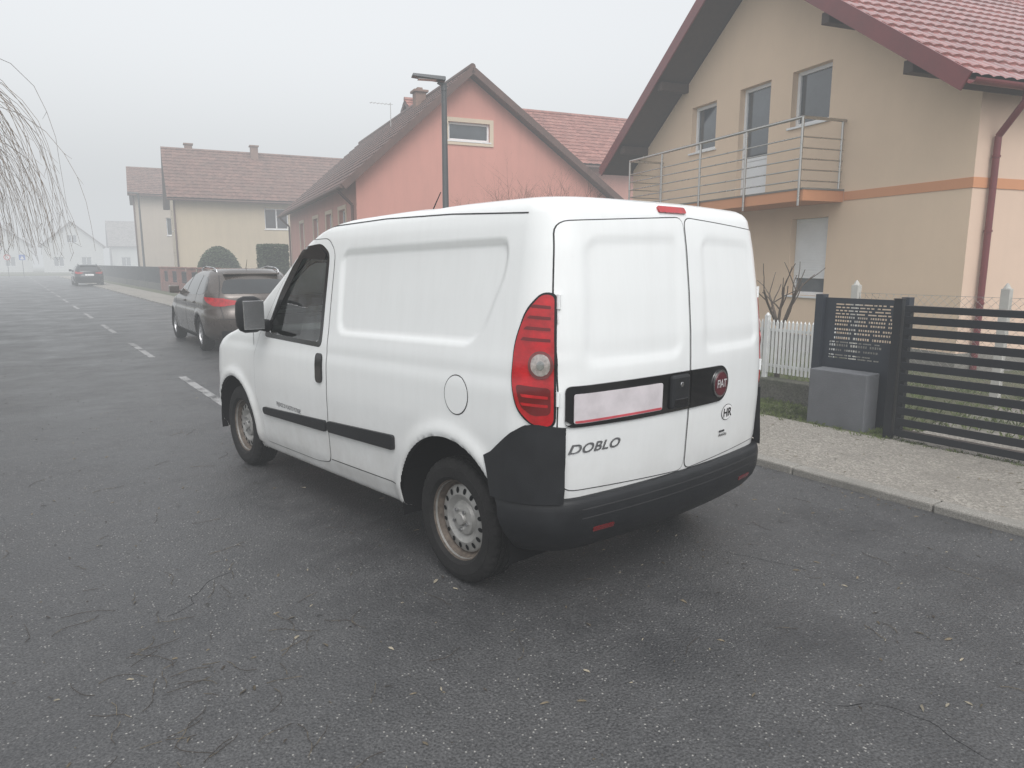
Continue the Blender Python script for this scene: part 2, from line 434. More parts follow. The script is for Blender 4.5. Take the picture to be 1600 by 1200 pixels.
def make_wheel(rad,wid,kind,mats):
    rr=rad*.66
    hub=MB(); hub.lathe([(.0,.062),(.028,.062),(.034,.055),(.036,.03),(.0,.03)],28,0)
    hub.cyl((0,-.10,0),(0,.03,0),.07,seg=20,m=1)
    w=hub.obj('wheel',None,mats[:1]+(DARK,),smooth=True,fix=True,ang=40)
    t=MB(); h=wid/2; tw=h*.80
    prof=[(rr-.005,-h*.8),(rr+.012,-h*.98),(rad*.80,-h),(rad*.93,-h*.93),(rad*.985,-tw),(rad,-tw*.8)]
    gro=[-.55,-.2,.2,.55]
    for g in gro: prof+=[(rad,(g-.07)*h),(rad-.009,(g-.06)*h),(rad-.009,(g+.06)*h),(rad,(g+.07)*h)]
    prof+=[(rad,tw*.8),(rad*.985,tw),(rad*.93,h*.93),(rad*.86,h*.985),(rad*.855,h*1.01),(rad*.80,h*1.005),(rr+.012,h*.98),(rr-.005,h*.8)]
    t.lathe(prof,144,0)
    vs=[]
    n=len(prof)
    for i in range(144):
        for k in range(n):
            x,y,z=t.v[i*n+k]; r=math.hypot(x,z)
            if r>rad*.984 and (i+(k//4))%4==0 and abs(y)>h*.15: 
                f=(r-.007)/r; x*=f;z*=f
            vs.append((x,y,z))
    t.v=vs
    ty=t.obj('tyre',w,(RUB,),smooth=True,fix=True,ang=35)
    r=MB()
    if kind=='steel':
        prof=[(rr-.005,-h*.8),(rr-.012,-h*.3),(rr-.02,h*.2),(rr-.012,h*.72),(rr+.004,h*.86),(rr+.004,h*.80),(rr-.010,h*.70),(rr-.028,h*.25),(rr-.036,.030),(rr-.044,.038),(rr-.085,.046),(rr-.095,.040),(.088,.030),(.080,.044),(.060,.050),(.045,.047),(.0,.047)]
        ms=[0,0,0,1,1,1,1,1,0,0,0,0,0,0,0,0]
        r.lathe(prof,96,0,ms)
        n=16
        for i in range(n):
            a=2*math.pi*i/n; c=Vector((math.cos(a),0,math.sin(a))); t_=Vector((-math.sin(a),0,math.cos(a))); rc=rr-.062
            V=[c*rc+Vector((0,.0455,0))+c*.016*math.cos(u)+t_*.0115*math.sin(u) for u in np.linspace(0,2*math.pi,14)[:-1]]
            V=[Vector((v.x,.0475-(math.hypot(v.x,v.z)-(rr-.085))*.195+.0008,v.z)) for v in V]
            r.add(V,[list(range(13))],2)
        for i in range(5):
            a=2*math.pi*i/5+.3; r.cyl((.052*math.cos(a),.045,.052*math.sin(a)),(.052*math.cos(a),.062,.052*math.sin(a)),.009,seg=6,m=3)
        ri=r.obj('rim',w,mats,smooth=True,fix=False,ang=35)
    else:
        prof=[(rr-.005,-h*.8),(rr-.015,-h*.2),(rr-.02,h*.3),(rr-.006,h*.8),(rr+.005,h*.84),(rr-.004,h*.74),(rr-.018,h*.3),(rr-.03,-.02),(.0,-.02)]
        r.lathe(prof,64,0,[0,0,0,0,0,0,0,1])
        for i in range(10):
            a=2*math.pi*i/10; d=Vector((math.cos(a),0,math.sin(a)))
            r.beam(d*.03+Vector((0,.05,0)),d*(rr-.012)+Vector((0,.055,0)),.028,.022,0,up=(0,1,0))
        r.cyl((0,0,0),(0,.055,0),.05,seg=20)
        ri=r.obj('rim',w,(mats[0],DARK),smooth=False)
    return w,ty,ri
def place_wheels(tpl,parent,pos):
    first=True
    for (x,y,z) in pos:
        if first: objs=list(tpl); first=False
        else:
            objs=[o.copy() for o in tpl]
            for o in objs: COL.objects.link(o)
            for o in objs[1:]: o.parent=objs[0]
        objs[0].parent=parent; objs[0].location=(x,y,z); objs[0].rotation_euler=(0,random.uniform(0,2),0) if y>0 else (0,random.uniform(0,2),math.pi)

# ------------------------------------------------------------------ THE VAN
def build_van():
    root=empty('delivery_van',(2.535,2.975,0.02),R(96.2),'white panel delivery van with black rear bumper parked on the road','van')
    LV=[(.27,.82,-.595,3.45,.22,.5),(.30,.87,-.655,3.55,.22,.5),(.40,.90,-.690,3.62,.22,.5),(.60,.912,-.710,3.65,.22,.5),(.80,.915,-.720,3.65,.22,.5),
        (.98,.911,-.723,3.62,.22,.5),(1.05,.905,-.723,3.54,.22,.5),(1.09,.900,-.721,3.42,.22,.5),(1.13,.895,-.719,3.24,.21,.5),(1.17,.888,-.717,3.05,.21,.45),(1.21,.882,-.715,2.92,.20,.4),
        (1.40,.856,-.697,2.55,.18,.36),(1.60,.826,-.672,2.17,.16,.34),(1.70,.808,-.655,1.95,.15,.34),(1.755,.792,-.642,1.80,.13,.34),(1.785,.772,-.625,1.66,.13,.34),(1.803,.735,-.600,1.53,.13,.34),
        (1.819,.64,-.52,1.32,.14,.34),(1.833,.48,-.36,1.08,.15,.3),(1.841,.28,-.08,.85,.15,.2),(1.843,.02,.42,.50,.01,.01)]
    B=Body(LV,kr=.08,kf=.16,bow=.035,shear=.030,crown=.030,K=6)
    win=[(1.31,1.085),(1.30,1.60),(1.40,1.645),(1.64,1.63),(1.90,1.36),(2.09,1.085)]
    winr=rounded(win,.05)
    panel=rounded([(1.10,1.15),(1.13,1.63),(-.35,1.66),(-.35,1.52),(-.24,1.27),(-.15,1.19)],.09)
    rp1=rounded([(.06,1.13),(.68,1.13),(.64,1.66),(.06,1.68)],.08); rp2=rounded([(-.12,1.13),(-.68,1.13),(-.64,1.66),(-.12,1.68)],.08)
    AR=.430; AF=.398
    wsp=rounded([(-.66,1.20),(.66,1.20),(.58,1.58),(-.58,1.58)],.08)
    def disp(V,sm):
        V=V.copy(); ss=lambda t:np.clip(t,0,1)**2*(3-2*np.clip(t,0,1))
        P=V[:,[0,2]]; k=sm&(V[:,0]<1.4)&(V[:,2]>1.)&(V[:,2]<1.8)
        d=sdf(P[k],panel); V[k,1]-=np.sign(V[k,1])*.014*ss((-d+.004)/.028)
        for cx,ar in ((0,AR),(2.755,AF)):
            dd=np.hypot(V[:,0]-cx,V[:,2]-.31); V[:,1]+=np.where(sm,np.sign(V[:,1])*.016*np.exp(-((dd-ar-.02)/.045)**2)*(V[:,2]>.28),0)
        rk=(V[:,0]<-.45)&(np.abs(V[:,1])<.8)&(V[:,2]>1.)
        for pp in (rp1,rp2):
            d=sdf(V[rk][:,[1,2]],pp); V[rk,0]+=.008*ss((-d+.005)/.032)
        V[:,1]-=np.where(sm,np.sign(V[:,1])*.003*np.exp(-((V[:,2]-1.06+.03*(V[:,0]))/.03)**2),0)
        V[:,2]-=.012*np.exp(-((V[:,0]-.35)/.10)**2-((V[:,1]-.62)/.12)**2)*(V[:,2]>1.6)
        return V
    bvh,mb=B.build(disp=disp,arches=[(0,.31,AR),(2.755,.31,AF)],cuts=[winr],front_cut=wsp)
    body=mb.obj('body',root,(PAINT,),smooth=True,fix=True)
    u=MB(); u.box(-.55,3.4,-.62,.62,.30,.42); u.box(.45,2.3,-.84,.84,.29,.36); u.box(-.52,-.40,-.5,.5,.26,.38)
    u.cyl((0,-.7,.31),(0,.7,.31),.04,seg=12)
    for cx,ar in ((0,AR),(2.755,AF)):
        for sg in (1,-1):
            V=[];n=25
            for i in range(n):
                a=math.pi*1.12*i/(n-1)-math.pi*.06
                for y in (.56,.885): V.append((cx+(ar+.004)*math.cos(a),sg*y,.31+(ar+.004)*math.sin(a)))
            u.add(V,[(2*i,2*i+1,2*i+3,2*i+2) for i in range(n-1)])
            V=[(cx+(ar+.004)*math.cos(a),sg*.56,.31+(ar+.004)*math.sin(a)) for a in np.linspace(-.2,math.pi+.2,25)]; u.add(V,[list(range(25))])
    u.obj('underbody',root,(DARK,))
    for y in (.36,-.36):
        def fs(s):
            s.box(1.45,1.60,y-.24,y+.24,.70,1.34); s.box(1.50,2.0,y-.24,y+.24,.62,.78); s.box(1.46,1.56,y-.13,y+.13,1.36,1.56); s.cyl((1.51,y-.05,1.3),(1.51,y-.05,1.4),.01); s.cyl((1.51,y+.05,1.3),(1.51,y+.05,1.4),.01)
        piece('seat',root,(SEATM,),fs,bevel=.04)
    piece('partition',root,(INNER,),lambda s:s.box(1.18,1.21,-.74,.74,.5,1.62),bevel=.01)
    def fd(s): s.box(2.2,2.75,-.78,.78,.6,1.08); s.box(1.2,2.8,-.8,.8,.45,.5)
    piece('dashboard',root,(INNER,),fd,bevel=.01)
    def fw(s):
        for i in range(28):
            a=2*math.pi*i/28;b=2*math.pi*(i+1)/28
            s.cyl((1.98+.05*math.sin(a),.36+.18*math.cos(a),1.10+.17*math.sin(a)),(1.98+.05*math.sin(b),.36+.18*math.cos(b),1.10+.17*math.sin(b)),.014,seg=8)
        s.box(1.98,2.0,.2,.52,1.08,1.12)
    piece('steering_wheel',root,(BLK,),fw,smooth=True)
    for basis,sg in ((SL,1),(SR,-1)):
        dpoly=rounded([(1.215,.36),(1.205,1.62),(1.30,1.70),(1.66,1.695),(1.96,1.38),(2.235,1.06),(2.33,.90),(2.33,.62),(2.24,.50),(2.22,.30),(1.4,.325)],.05)
        hole=rounded([(1.275,1.055),(1.265,1.615),(1.39,1.675),(1.665,1.655),(1.93,1.37),(2.15,1.055)],.05)
        door=patch('cab_door',root,bvh,dpoly,basis,.003,PAINT,.006,.03,holes=[hole])
        mbs=MB(); seam(mbs,bvh,dpoly,basis,.010,.0015,closed=True); mbs.obj('door_seal',door,(SEAM,))
        patch('window_frame',door,bvh,hole,basis,.004,BLKG,.008,.03,holes=[winr])
        patch('window',door,bvh,rounded([(1.30,1.075),(1.29,1.605),(1.40,1.655),(1.65,1.64),(1.91,1.36),(2.10,1.075)],.05),basis,-.004,GLV,.002,.06)
        patch('wind_deflector',door,bvh,rounded([(1.31,1.575),(1.305,1.61),(1.40,1.65),(1.65,1.635),(2.02,1.20),(2.0,1.175),(1.62,1.585)],.02),basis,.012,BLKG,.006,.03)
        patch('door_handle',door,bvh,rounded([(1.255,.84),(1.255,1.02),(1.335,1.02),(1.335,.84)],.035),basis,.014,BLKG,.02,.02)
        mm=MB(); T=Matrix.Translation((2.10,sg*1.01,1.215))
        n=14;rings=9;V=[];F=[]
        for i in range(rings):
            t=i/(rings-1)*math.pi; x=-math.cos(t)*.075; k=math.sin(t)**.45 if 0<i<rings-1 else .02
            for j in range(n):
                a=2*math.pi*j/n; ca,sa=math.cos(a),math.sin(a)
                V.append((x,.09*k*math.copysign(abs(ca)**.6,ca),.125*k*math.copysign(abs(sa)**.6,sa)))
        for i in range(rings-1):
            for j in range(n): F.append((i*n+j,i*n+(j+1)%n,(i+1)*n+(j+1)%n,(i+1)*n+j))
        mm.add(V,F,0,T); mm.cyl((2.10,sg*.87,1.13),(2.10,sg*.98,1.15),.045,.04,seg=12)
        mi=mm.obj('side_mirror',root,(BLK,),smooth=True,fix=True)
        g=MB(); g.box(2.020,2.024,sg*1.01-.07,sg*1.01+.07,1.12,1.31); g.obj('mirror_glass',mi,(CHR,),bevel=.01)
        patch('side_moulding',root,bvh,rounded([(.46,.585),(.46,.665),(1.20,.618),(1.20,.552)],.02),basis,.016,BLK,.02,.03)
        patch('side_moulding',door,bvh,rounded([(1.225,.548),(1.225,.616),(2.17,.558),(2.19,.535),(2.17,.508)],.02),basis,.018,BLK,.02,.03)
        for pth,wd in (([(2.34,.98),(2.36,1.10),(2.56,1.12)],.006),([(.46,.40),(1.21,.375)],.005),([(-.44,1.765),(.1,1.785),(.7,1.79),(1.25,1.775),(1.6,1.745)],.006)):
            sm_=MB(); seam(sm_,bvh,pth,basis,wd,.0015); sm_.obj('panel_seam',root,(SEAM,))
        if sg>0:
            c=[( -.075+.088*math.cos(a),.955+.092*math.sin(a)) for a in np.linspace(0,2*math.pi,33)[:-1]]
            sm_=MB(); seam(sm_,bvh,c,basis,.005,.0015,closed=True)
            fl=patch('fuel_flap',root,bvh,[( -.075+.085*math.cos(a),.955+.089*math.sin(a)) for a in np.linspace(0,2*math.pi,33)[:-1]],basis,.003,PAINT,.004,.02)
            sm_.obj('panel_seam',fl,(SEAM,))
    for nm,dp,lab in (('rear_door',[(.007,.565),(.765,.60),(.790,.80),(.780,1.40),(.742,1.725),(.007,1.765)],1),('rear_door',[(-.007,.565),(-.765,.60),(-.79,.80),(-.780,1.40),(-.742,1.725),(-.007,1.765)],-1)):
        dp=rounded(dp,.05)
        d=patch(nm,root,bvh,dp,RE,.003,PAINT,.006,.02)
        mbs=MB(); seam(mbs,bvh,dp,RE,.010,.0015,closed=True); mbs.obj('door_seal',d,(SEAM,))
        if lab==1: dl=d
        else: dr=d
        for z in (1.0,1.40):
            q=proj(bvh,DL if lab>0 else DR,(.115,z),.008)
            if q: piece('hinge',d,(PAINT,),lambda hg:hg.cyl(q+Vector((0,0,-.03)),q+Vector((0,0,.03)),.009,seg=10),smooth=True,ang=40)
    patch('door_trim',dl,bvh,rounded([(.765,.878),(.765,1.052),(.40,1.056)],.03)[:12]+[(.003,1.056),(.003,.872),(.4,.872)]+rounded([(.4,.872),(.765,.878),(.765,1.052)],.03)[6:12],RE,.012,BLKG,.012,.02)
    patch('door_trim',dr,bvh,[(-.003,.872)]+[(-.25-.088*math.sin(t),.963-.091*math.cos(t)) for t in np.linspace(0,math.pi,18)]+[(-.003,1.056)],RE,.012,BLKG,.012,.02)
    piece('door_handle',dl,(BLK,),lambda hd:hd.box(-.750,-.72,.025,.165,.885,1.045),bevel=.014)
    piece('handle_button',dl,(BLKG,),lambda hb:hb.box(-.754,-.745,.045,.145,.90,.935),bevel=.004)
    piece('lock',dl,(CHR,),lambda hb:hb.cyl((-.745,.095,1.0),(-.753,.095,1.0),.012,seg=16),bevel=.002)
    pl=patch('licence_plate',dl,bvh,rounded([(.735,.895),(.735,1.020),(.225,1.020),(.225,.895)],.012),RE,.022,PLT,.006,.04)
    patch('plate_strip',pl,bvh,rounded([(.73,.898),(.73,.908),(.23,.908),(.23,.898)],.004),RE,.0245,PLR,.001,.04)
    def disc(c,r0,r1=None): 
        r1=r1 or r0; return [(c[0]+r0*math.cos(a),c[1]+r1*math.sin(a)) for a in np.linspace(0,2*math.pi,37)[:-1]]
    bc=(-.252,.963)
    patch('badge_ring',dr,bvh,disc(bc,.066,.070),RE,.020,CHR,.006,.03)
    bd=patch('badge',dr,bvh,disc(bc,.055,.059),RE,.0225,M('badge_red',(.09,.010,.018),.25,coat=.5),.003,.03)
    LET=M('badge_silver',(.62,.62,.63),.35,metal=.3)
    text_on('badge_lettering',bd,bvh,'FIAT',.056,RE,bc,-1,.0255,LET,sx=.78,bold=.001)
    DCH=M('dull_chrome',(.34,.34,.35),.3,metal=.9)
    text_on('model_lettering',dl,bvh,'DOBLO',.058,RE,(.615,.778),-1,.006,DCH,sx=1.35,shear=.3,bold=.0012,spacing=1.05)
    st=patch('country_sticker',dr,bvh,disc((-.36,.80),.055,.042),RE,.0055,BLKG,.001,.02)
    patch('sticker_field',st,bvh,disc((-.36,.80),.052,.039),RE,.0068,M('sticker_white',(.75,.75,.75),.4),.001,.02)
    text_on('sticker_lettering',st,bvh,'HR',.062,RE,(-.36,.797),-1,.0085,BLKG,bold=.0015)
    text_on('small_lettering',dr,bvh,'AutoUsp',.022,RE,(-.335,.685),-1,.006,BLKG,bold=.0005)
    mk=MB()
    for k in range(4): 
        q=proj(bvh,RE,(-.30-.014*k,.705),.006)
        if q: mk.cyl(q,q+Vector((-.001,0,0)),.006,seg=8)
    mk.obj('sticker_mark',dr,(SEAM,))
    text_on('side_lettering',root,bvh,'PRIJEVOZ ZA VLASTITE POTREBE',.038,SL,(1.77,.612),-1,.005,M('grey_letters',(.08,.08,.09),.6),sx=.68,bold=.0003)
    patch('brake_light',root,bvh,rounded([(.17,1.782),(.17,1.808),(-.03,1.808),(-.03,1.782)],.01),RE,.010,REDL,.012,.02)
    for basis in (DL,DR):
        tlp=rounded([(.132,.885),(.132,1.425),(.18,1.43),(.243,1.36),(.290,1.22),(.304,1.06),(.28,.95),(.21,.885)],.05)
        tl=patch('tail_light',root,bvh,tlp,basis,.014,REDL,.02,.02)
        patch('light_gasket',tl,bvh,rounded([(.121,.875),(.121,1.436),(.184,1.440),(.251,1.37),(.299,1.225),(.313,1.055),(.288,.94),(.213,.875)],.05),basis,.004,BLKG,.006,.03)
        for k in range(4):
            z0=1.235+k*.045; w1=.266-.013*k
            patch('lens_rib',tl,bvh,rounded([(.146,z0),(.146,z0+.012),(w1-.012,z0+.018),(w1,z0+.006)],.004),basis,.0158,REDD,.001,.03)
        patch('lens_inset',tl,bvh,rounded([(.144,.935),(.144,1.045),(.287,1.055),(.266,.965),(.215,.928)],.02),basis,.0155,REDD,.001,.03)
        for k in range(2):
            z0=.965+k*.035; patch('lens_rib',tl,bvh,rounded([(.155,z0),(.155,z0+.012),(.266,z0+.018),(.259,z0+.006)],.004),basis,.0170,REDL,.001,.03)
        c=(.184,1.14); patch('lamp_ring',tl,bvh,disc(c,.050,.058),basis,.019,M('lamp_bezel',(.26,.09,.09),.25,metal=.7),.006,.02)
        patch('reverse_lamp',tl,bvh,disc(c,.038,.045),basis,.0225,CLR,.004,.02)
        patch('lamp_centre',tl,bvh,disc(c,.015,.018),basis,.0240,CHR,.002,.02)
    xa=lambda z:-math.sqrt(max(.0,(AR+.006)**2-(z-.31)**2)) if abs(z-.31)<AR else 0
    zs=[.285,.30,.325,.35,.39,.43,.47,.51,.54,.555,.560,.562]; of=[-.06,.0,.018,.030,.042,.048,.048,.044,.036,.026,.012,-.02]
    bb=B.band(zs,of,xa)
    S=np.linspace(0,2.6,500)
    topx=[-.71,-.62,-.57,-.52,-.46,-.39,-.34,-.28]; topz=[.868,.882,.893,.885,.845,.785,.742,.71]
    ncol=34; G=[[None]*ncol for _ in range(12)]
    for r in range(12):
        t=r/11.
        zc=.55+t*.30
        h=B.half(B.at(zc),S); h=h[(h[:,1]>.762)&(h[:,0]<-.2)]
        d=np.hypot(*np.diff(h[:,:2],axis=0).T); ar=np.concatenate([[0],np.cumsum(d)])
        xe=xa(.55)*(1-t)+(-.29)*t
        ae=np.interp(xe,h[:,0],ar)
        for c in range(ncol):
            A=ae*c/(ncol-1); x=np.interp(A,ar,h[:,0]); y=np.interp(A,ar,h[:,1])
            ztop=np.interp(x,topx,topz); z=.55+t*(ztop-.55)
            q=np.gradient([np.interp(A-.01,ar,h[:,0]),x,np.interp(A+.01,ar,h[:,0])])[1];w=np.gradient([np.interp(A-.01,ar,h[:,1]),y,np.interp(A+.01,ar,h[:,1])])[1]
            L=math.hypot(q,w) or 1; off=.030*(1-t)**1.3+.016
            G[r][c]=(x-w/L*off,y+q/L*off,z)
    for sg in (1,-1):
        V=[(p[0],p[1]*sg,p[2]) for r in G for p in r]; F=[(i*ncol+j,i*ncol+j+1,(i+1)*ncol+j+1,(i+1)*ncol+j) for i in range(11) for j in range(ncol-1)]
        o=len(V)
        top=[(p[0]*.98,p[1]*.97*sg,p[2]-.001) for p in G[-1]]; V+=top; F+=[(11*ncol+j,11*ncol+j+1,o+j+1,o+j) for j in range(ncol-1)]
        o2=len(V); ed=[(G[r][0][0]+.04,G[r][0][1]*sg,G[r][0][2]) for r in range(12)]; V+=ed; F+=[(r*ncol,(r+1)*ncol,o2+r+1,o2+r) for r in range(11)]
        bb.add(V,F,0)
    bo=bb.obj('rear_bumper',root,(BLK,),smooth=True,fix=True,ang=50)
    bbvh=BVHTree.FromPolygons([tuple(v) for v in bb.v],bb.f)
    for yc in (.57,-.57):
        patch('reflector',bo,bbvh,rounded([(yc-.06,.400),(yc-.06,.422),(yc+.06,.422),(yc+.06,.400)],.006),RE,.003,REDD,.005,.02)
    for z in (.475,.515):
        sm_=MB(); seam(sm_,bbvh,[(.70,z),(-.70,z)],RE,.005,.001); sm_.obj('bumper_groove',bo,(SEAM,))
    xb=lambda z:2.755+math.sqrt(max(0,(AF+.006)**2-(z-.31)**2))
    zs=[.275,.30,.34,.42,.50,.53,.535]; of=[-.01,.006,.012,.014,.014,.01,-.01]
    B.band([z for z in zs],of,xb,front=True).obj('front_bumper',root,(BLK,),smooth=True,fix=True)
    patch('windscreen_frame',root,bvh,rounded([(-.70,1.16),(.70,1.16),(.61,1.62),(-.61,1.62)],.08),FR,.006,BLKG,.012,.05,holes=[rounded([(-.64,1.22),(.64,1.22),(.565,1.565),(-.565,1.565)],.06)])
    patch('windscreen',root,bvh,rounded([(-.68,1.17),(.68,1.17),(.60,1.60),(-.60,1.60)],.08),FR,.003,GLV,.003,.05)
    patch('grille',root,bvh,rounded([(-.42,.60),(.42,.60),(.46,.74),(-.46,.74)],.03),FR,.01,BLK,.01,.04)
    for basis in (FDL,FDR):
        patch('headlight',root,bvh,rounded([(.30,.74),(.32,.98),(.62,1.02),(.72,.93),(.55,.74)],.05),basis,.006,CLR,.01,.03)
    def fa(a): a.cyl((1.45,0,1.82),(1.28,0,2.02),.006,.003,8); a.cyl((1.46,0,1.80),(1.45,0,1.85),.02,.012,12)
    piece('antenna',root,(BLK,),fa)
    RUST=M('dull_silver',(.36,.355,.34),.45,metal=.35,var=.25,vs=14,dirt=.6); RUS2=M('rusty_steel',(.13,.105,.085),.7,metal=.3,var=.5,vs=30,dirt=.5)
    tpl=make_wheel(.312,.19,'steel',(RUST,RUS2,DARK,CHR))
    place_wheels(tpl,root,[(0,.775,.312),(2.755,.775,.312),(0,-.775,.312),(2.755,-.775,.312)])
build_van()

# ------------------------------------------------------------------ passenger cars
def build_car(name,label,loc,rz,col,detail=True):
    root=empty(name,loc,rz,label,'car')
    P=M(name+'_paint',col,.28,metal=.5,var=.06,coat=.8)
    LV=[(.20,.76,-.76,3.35,.35,.5),(.30,.86,-.88,3.5,.38,.55),(.48,.885,-.95,3.55,.40,.6),(.60,.892,-.96,3.55,.40,.6),(.68,.892,-.94,3.50,.40,.6),(.78,.888,-.90,3.42,.40,.55),(.86,.882,-.885,3.15,.40,.5),
        (.92,.874,-.875,2.85,.38,.45),(.97,.858,-.865,2.5,.36,.4),(1.05,.83,-.80,2.28,.33,.35),(1.2,.76,-.62,1.93,.28,.3),(1.34,.68,-.42,1.52,.25,.3),(1.40,.63,-.31,1.25,.25,.3),(1.44,.55,-.20,1.0,.25,.3),(1.458,.36,.0,.7,.15,.2),(1.462,.02,.25,.3,.01,.01)]
    B=Body(LV,kr=.16,kf=.25,bow=.07,bowc=1.2,shear=.01)
    AR=.36
    def disp(V,sm):
        V=V.copy()
        for cx in (0,2.65):
            dd=np.hypot(V[:,0]-cx,V[:,2]-.31); V[:,1]+=np.where(sm,np.sign(V[:,1])*.012*np.exp(-((dd-AR-.02)/.05)**2),0)
        V[:,1]-=np.where(sm,np.sign(V[:,1])*.014*np.exp(-((V[:,2]-.76)/.04)**2),0)
        return V
    bvh,mb=B.build(nr=16,na=14,ns=90,nfa=12,nf=8,rows=56,disp=disp,arches=[(0,.31,AR),(2.65,.31,AR)])
    mb.obj('body',root,(P,),smooth=True,fix=True)
    u=MB(); u.box(-.7,3.3,-.6,.6,.2,.4); u.box(.45,2.2,-.8,.8,.19,.26)
    for cx in (0,2.65):
        for sg in (1,-1):
            V=[(cx+(AR+.004)*math.cos(a),sg*y,.31+(AR+.004)*math.sin(a)) for a in np.linspace(-.2,math.pi+.2,20) for y in (.56,.86)]
            u.add(V,[(2*i,2*i+1,2*i+3,2*i+2) for i in range(19)]); V=[(cx+(AR+.004)*math.cos(a),sg*.56,.31+(AR+.004)*math.sin(a)) for a in np.linspace(-.2,math.pi+.2,20)]; u.add(V,[list(range(20))])
    u.obj('underbody',root,(DARK,))
    for basis,sg in ((SL,1),(SR,-1)):
        for w in ([(1.12,.985),(1.10,1.34),(1.28,1.35),(1.78,1.15),(2.10,.985)],[(.20,.995),(.26,1.34),(1.05,1.345),(1.07,.985)],[(-.42,1.09),(-.22,1.27),(-.12,1.31),(.18,1.335),(.12,.995),(-.28,1.02)]):
            patch('side_window',root,bvh,rounded(w,.03),basis,.004,GLD,.006,.06)
        for pth in ([(1.09,.98),(1.09,.35),(.98,.26)],[(2.14,.96),(2.17,.5),(2.1,.26)],[(.18,.98),(.30,.70),(.42,.5)]):
            s=MB(); seam(s,bvh,pth,basis,.01,.001); s.obj('door_seam',root,(SEAM,))
        for x in (1.22,.36):
            q=proj(bvh,basis,(x,.86),.015)
            if q: piece('door_handle',root,(P,),lambda h:h.beam(q-Vector((.09,0,0)),q+Vector((.09,0,0)),.03,.03),bevel=.01)
        def fm(m): m.box(1.93,2.07,sg*.93-.09,sg*.93+.09,.97,1.12); m.box(1.98,2.03,sg*.80-.06,sg*.87+.04,.99,1.03)
        piece('side_mirror',root,(P,),fm,bevel=.035)
        r=MB(); pts=[(-.16,.54,1.42),(.0,.55,1.465),(.6,.56,1.492),(1.10,.54,1.445)]
        for a,b in zip(pts,pts[1:]): r.cyl((a[0],sg*a[1],a[2]),(b[0],sg*b[1],b[2]),.014,seg=8)
        for p in (pts[0],pts[-1]): r.cyl((p[0],sg*p[1],p[2]-.06),(p[0],sg*p[1],p[2]),.014,seg=8)
        r.obj('roof_rail',root,(CHR if detail else BLK,),smooth=True)
        patch('tail_light',root,bvh,rounded([(sg*.36,.86),(sg*.36,.91),(sg*.62,.955),(sg*.66,.955),(sg*.66,.83),(sg*.60,.82)],.02),RE,.006,REDL,.01,.03)
    for basis in (DL,DR):
        patch('tail_light',root,bvh,rounded([(-.16,.82),(-.16,.955),(.10,.965),(.30,.975),(.22,.89),(.05,.82)],.03),basis,.006,REDL,.01,.03)
    for basis in (FDL,FDR):
        patch('headlight',root,bvh,rounded([(.36,.66),(.38,.76),(.7,.80),(.80,.76),(.6,.64)],.04),basis,.005,CLR,.01,.04)
    patch('rear_window',root,bvh,rounded([(-.62,1.03),(.62,1.03),(.50,1.27),(-.50,1.27)],.08),RE,.004,GLD,.006,.05)
    patch('windscreen',root,bvh,rounded([(-.66,1.0),(.66,1.0),(.56,1.33),(-.56,1.33)],.06),FR,.004,GLD,.006,.05)
    patch('licence_plate',root,bvh,rounded([(-.26,.70),(.26,.70),(.26,.81),(-.26,.81)],.008),RE,.01,M('plate',(.7,.7,.7),.5),.01,.06)
    patch('bumper_insert',root,bvh,rounded([(-.62,.24),(.62,.24),(.66,.40),(-.66,.40)],.04),RE,.006,BLK,.01,.05)
    for pth in ([(-.70,.60),(.70,.60)],[(.62,.60),(.66,.95),(.54,1.34)],[(-.62,.60),(-.66,.95),(-.54,1.34)]):
        s=MB(); seam(s,bvh,pth,RE,.01,.001); s.obj('tailgate_seam',root,(SEAM,))
    piece('roof_spoiler',root,(P,),lambda s:s.box(-.44,-.20,-.48,.48,1.35,1.385),bevel=.012)
    piece('antenna',root,(BLK,),lambda a:a.cyl((-.0,0,1.45),(-.12,0,1.62),.006,.003,6))
    tpl=make_wheel(.315,.2,'alloy',(M(name+'_alloy',(.45,.45,.46),.35,metal=.8),))
    place_wheels(tpl,root,[(0,.765,.315),(2.65,.765,.315),(0,-.765,.315),(2.65,-.765,.315)])
build_car('parked_car','brown estate car with roof rails parked at the kerb',(3.58,13.65,0.02),R(89),(.095,.078,.068))
build_car('parked_car','dark hatchback parked at the kerb in the fog',(4.5,57.5,0.02),R(90),(.012,.014,.018),False)

# ------------------------------------------------------------------ ground, road, pavement
def sheet(name,x0,x1,y0,y1,z,mat_,kind='structure'):
    mb=MB(); mb.add([(x0,y0,z),(x1,y0,z),(x1,y1,z),(x0,y1,z)],[(0,1,2,3)]); o=mb.obj(name,None,(mat_,)); o['kind']=kind; return o
GRASS=gravelly('grass_earth',(.045,.06,.022),(.085,.095,.04),(.11,.10,.06),45,.8,(.08,.07,.05))
PAVE=gravelly('pavement_concrete',(.20,.185,.16),(.28,.26,.23),(.42,.39,.345),60,1.,(.15,.138,.12),.5)
KERB=gravelly('kerb_concrete',(.19,.18,.16),(.29,.275,.25),(.34,.33,.30),120,.3,(.14,.135,.12))
YARD=gravelly('yard_gravel',(.13,.12,.10),(.22,.20,.18),(.30,.28,.26),50,.7,(.06,.075,.03))
sheet('ground',-350,350,-300,450,0,GRASS)
sheet('road',-1.0,4.65,-12,100,.02,ASPH)
sheet('side_road',-120,120,100,106,.02,ASPH)
def block(name,x0,x1,y0,y1,z0,z1,mat_,bevel=.01):
    mb=MB(); mb.box(x0,x1,y0,y1,z0,z1); o=mb.obj(name,None,(mat_,),bevel=bevel); o['kind']='structure'; return o
km=MB(); y=-12.
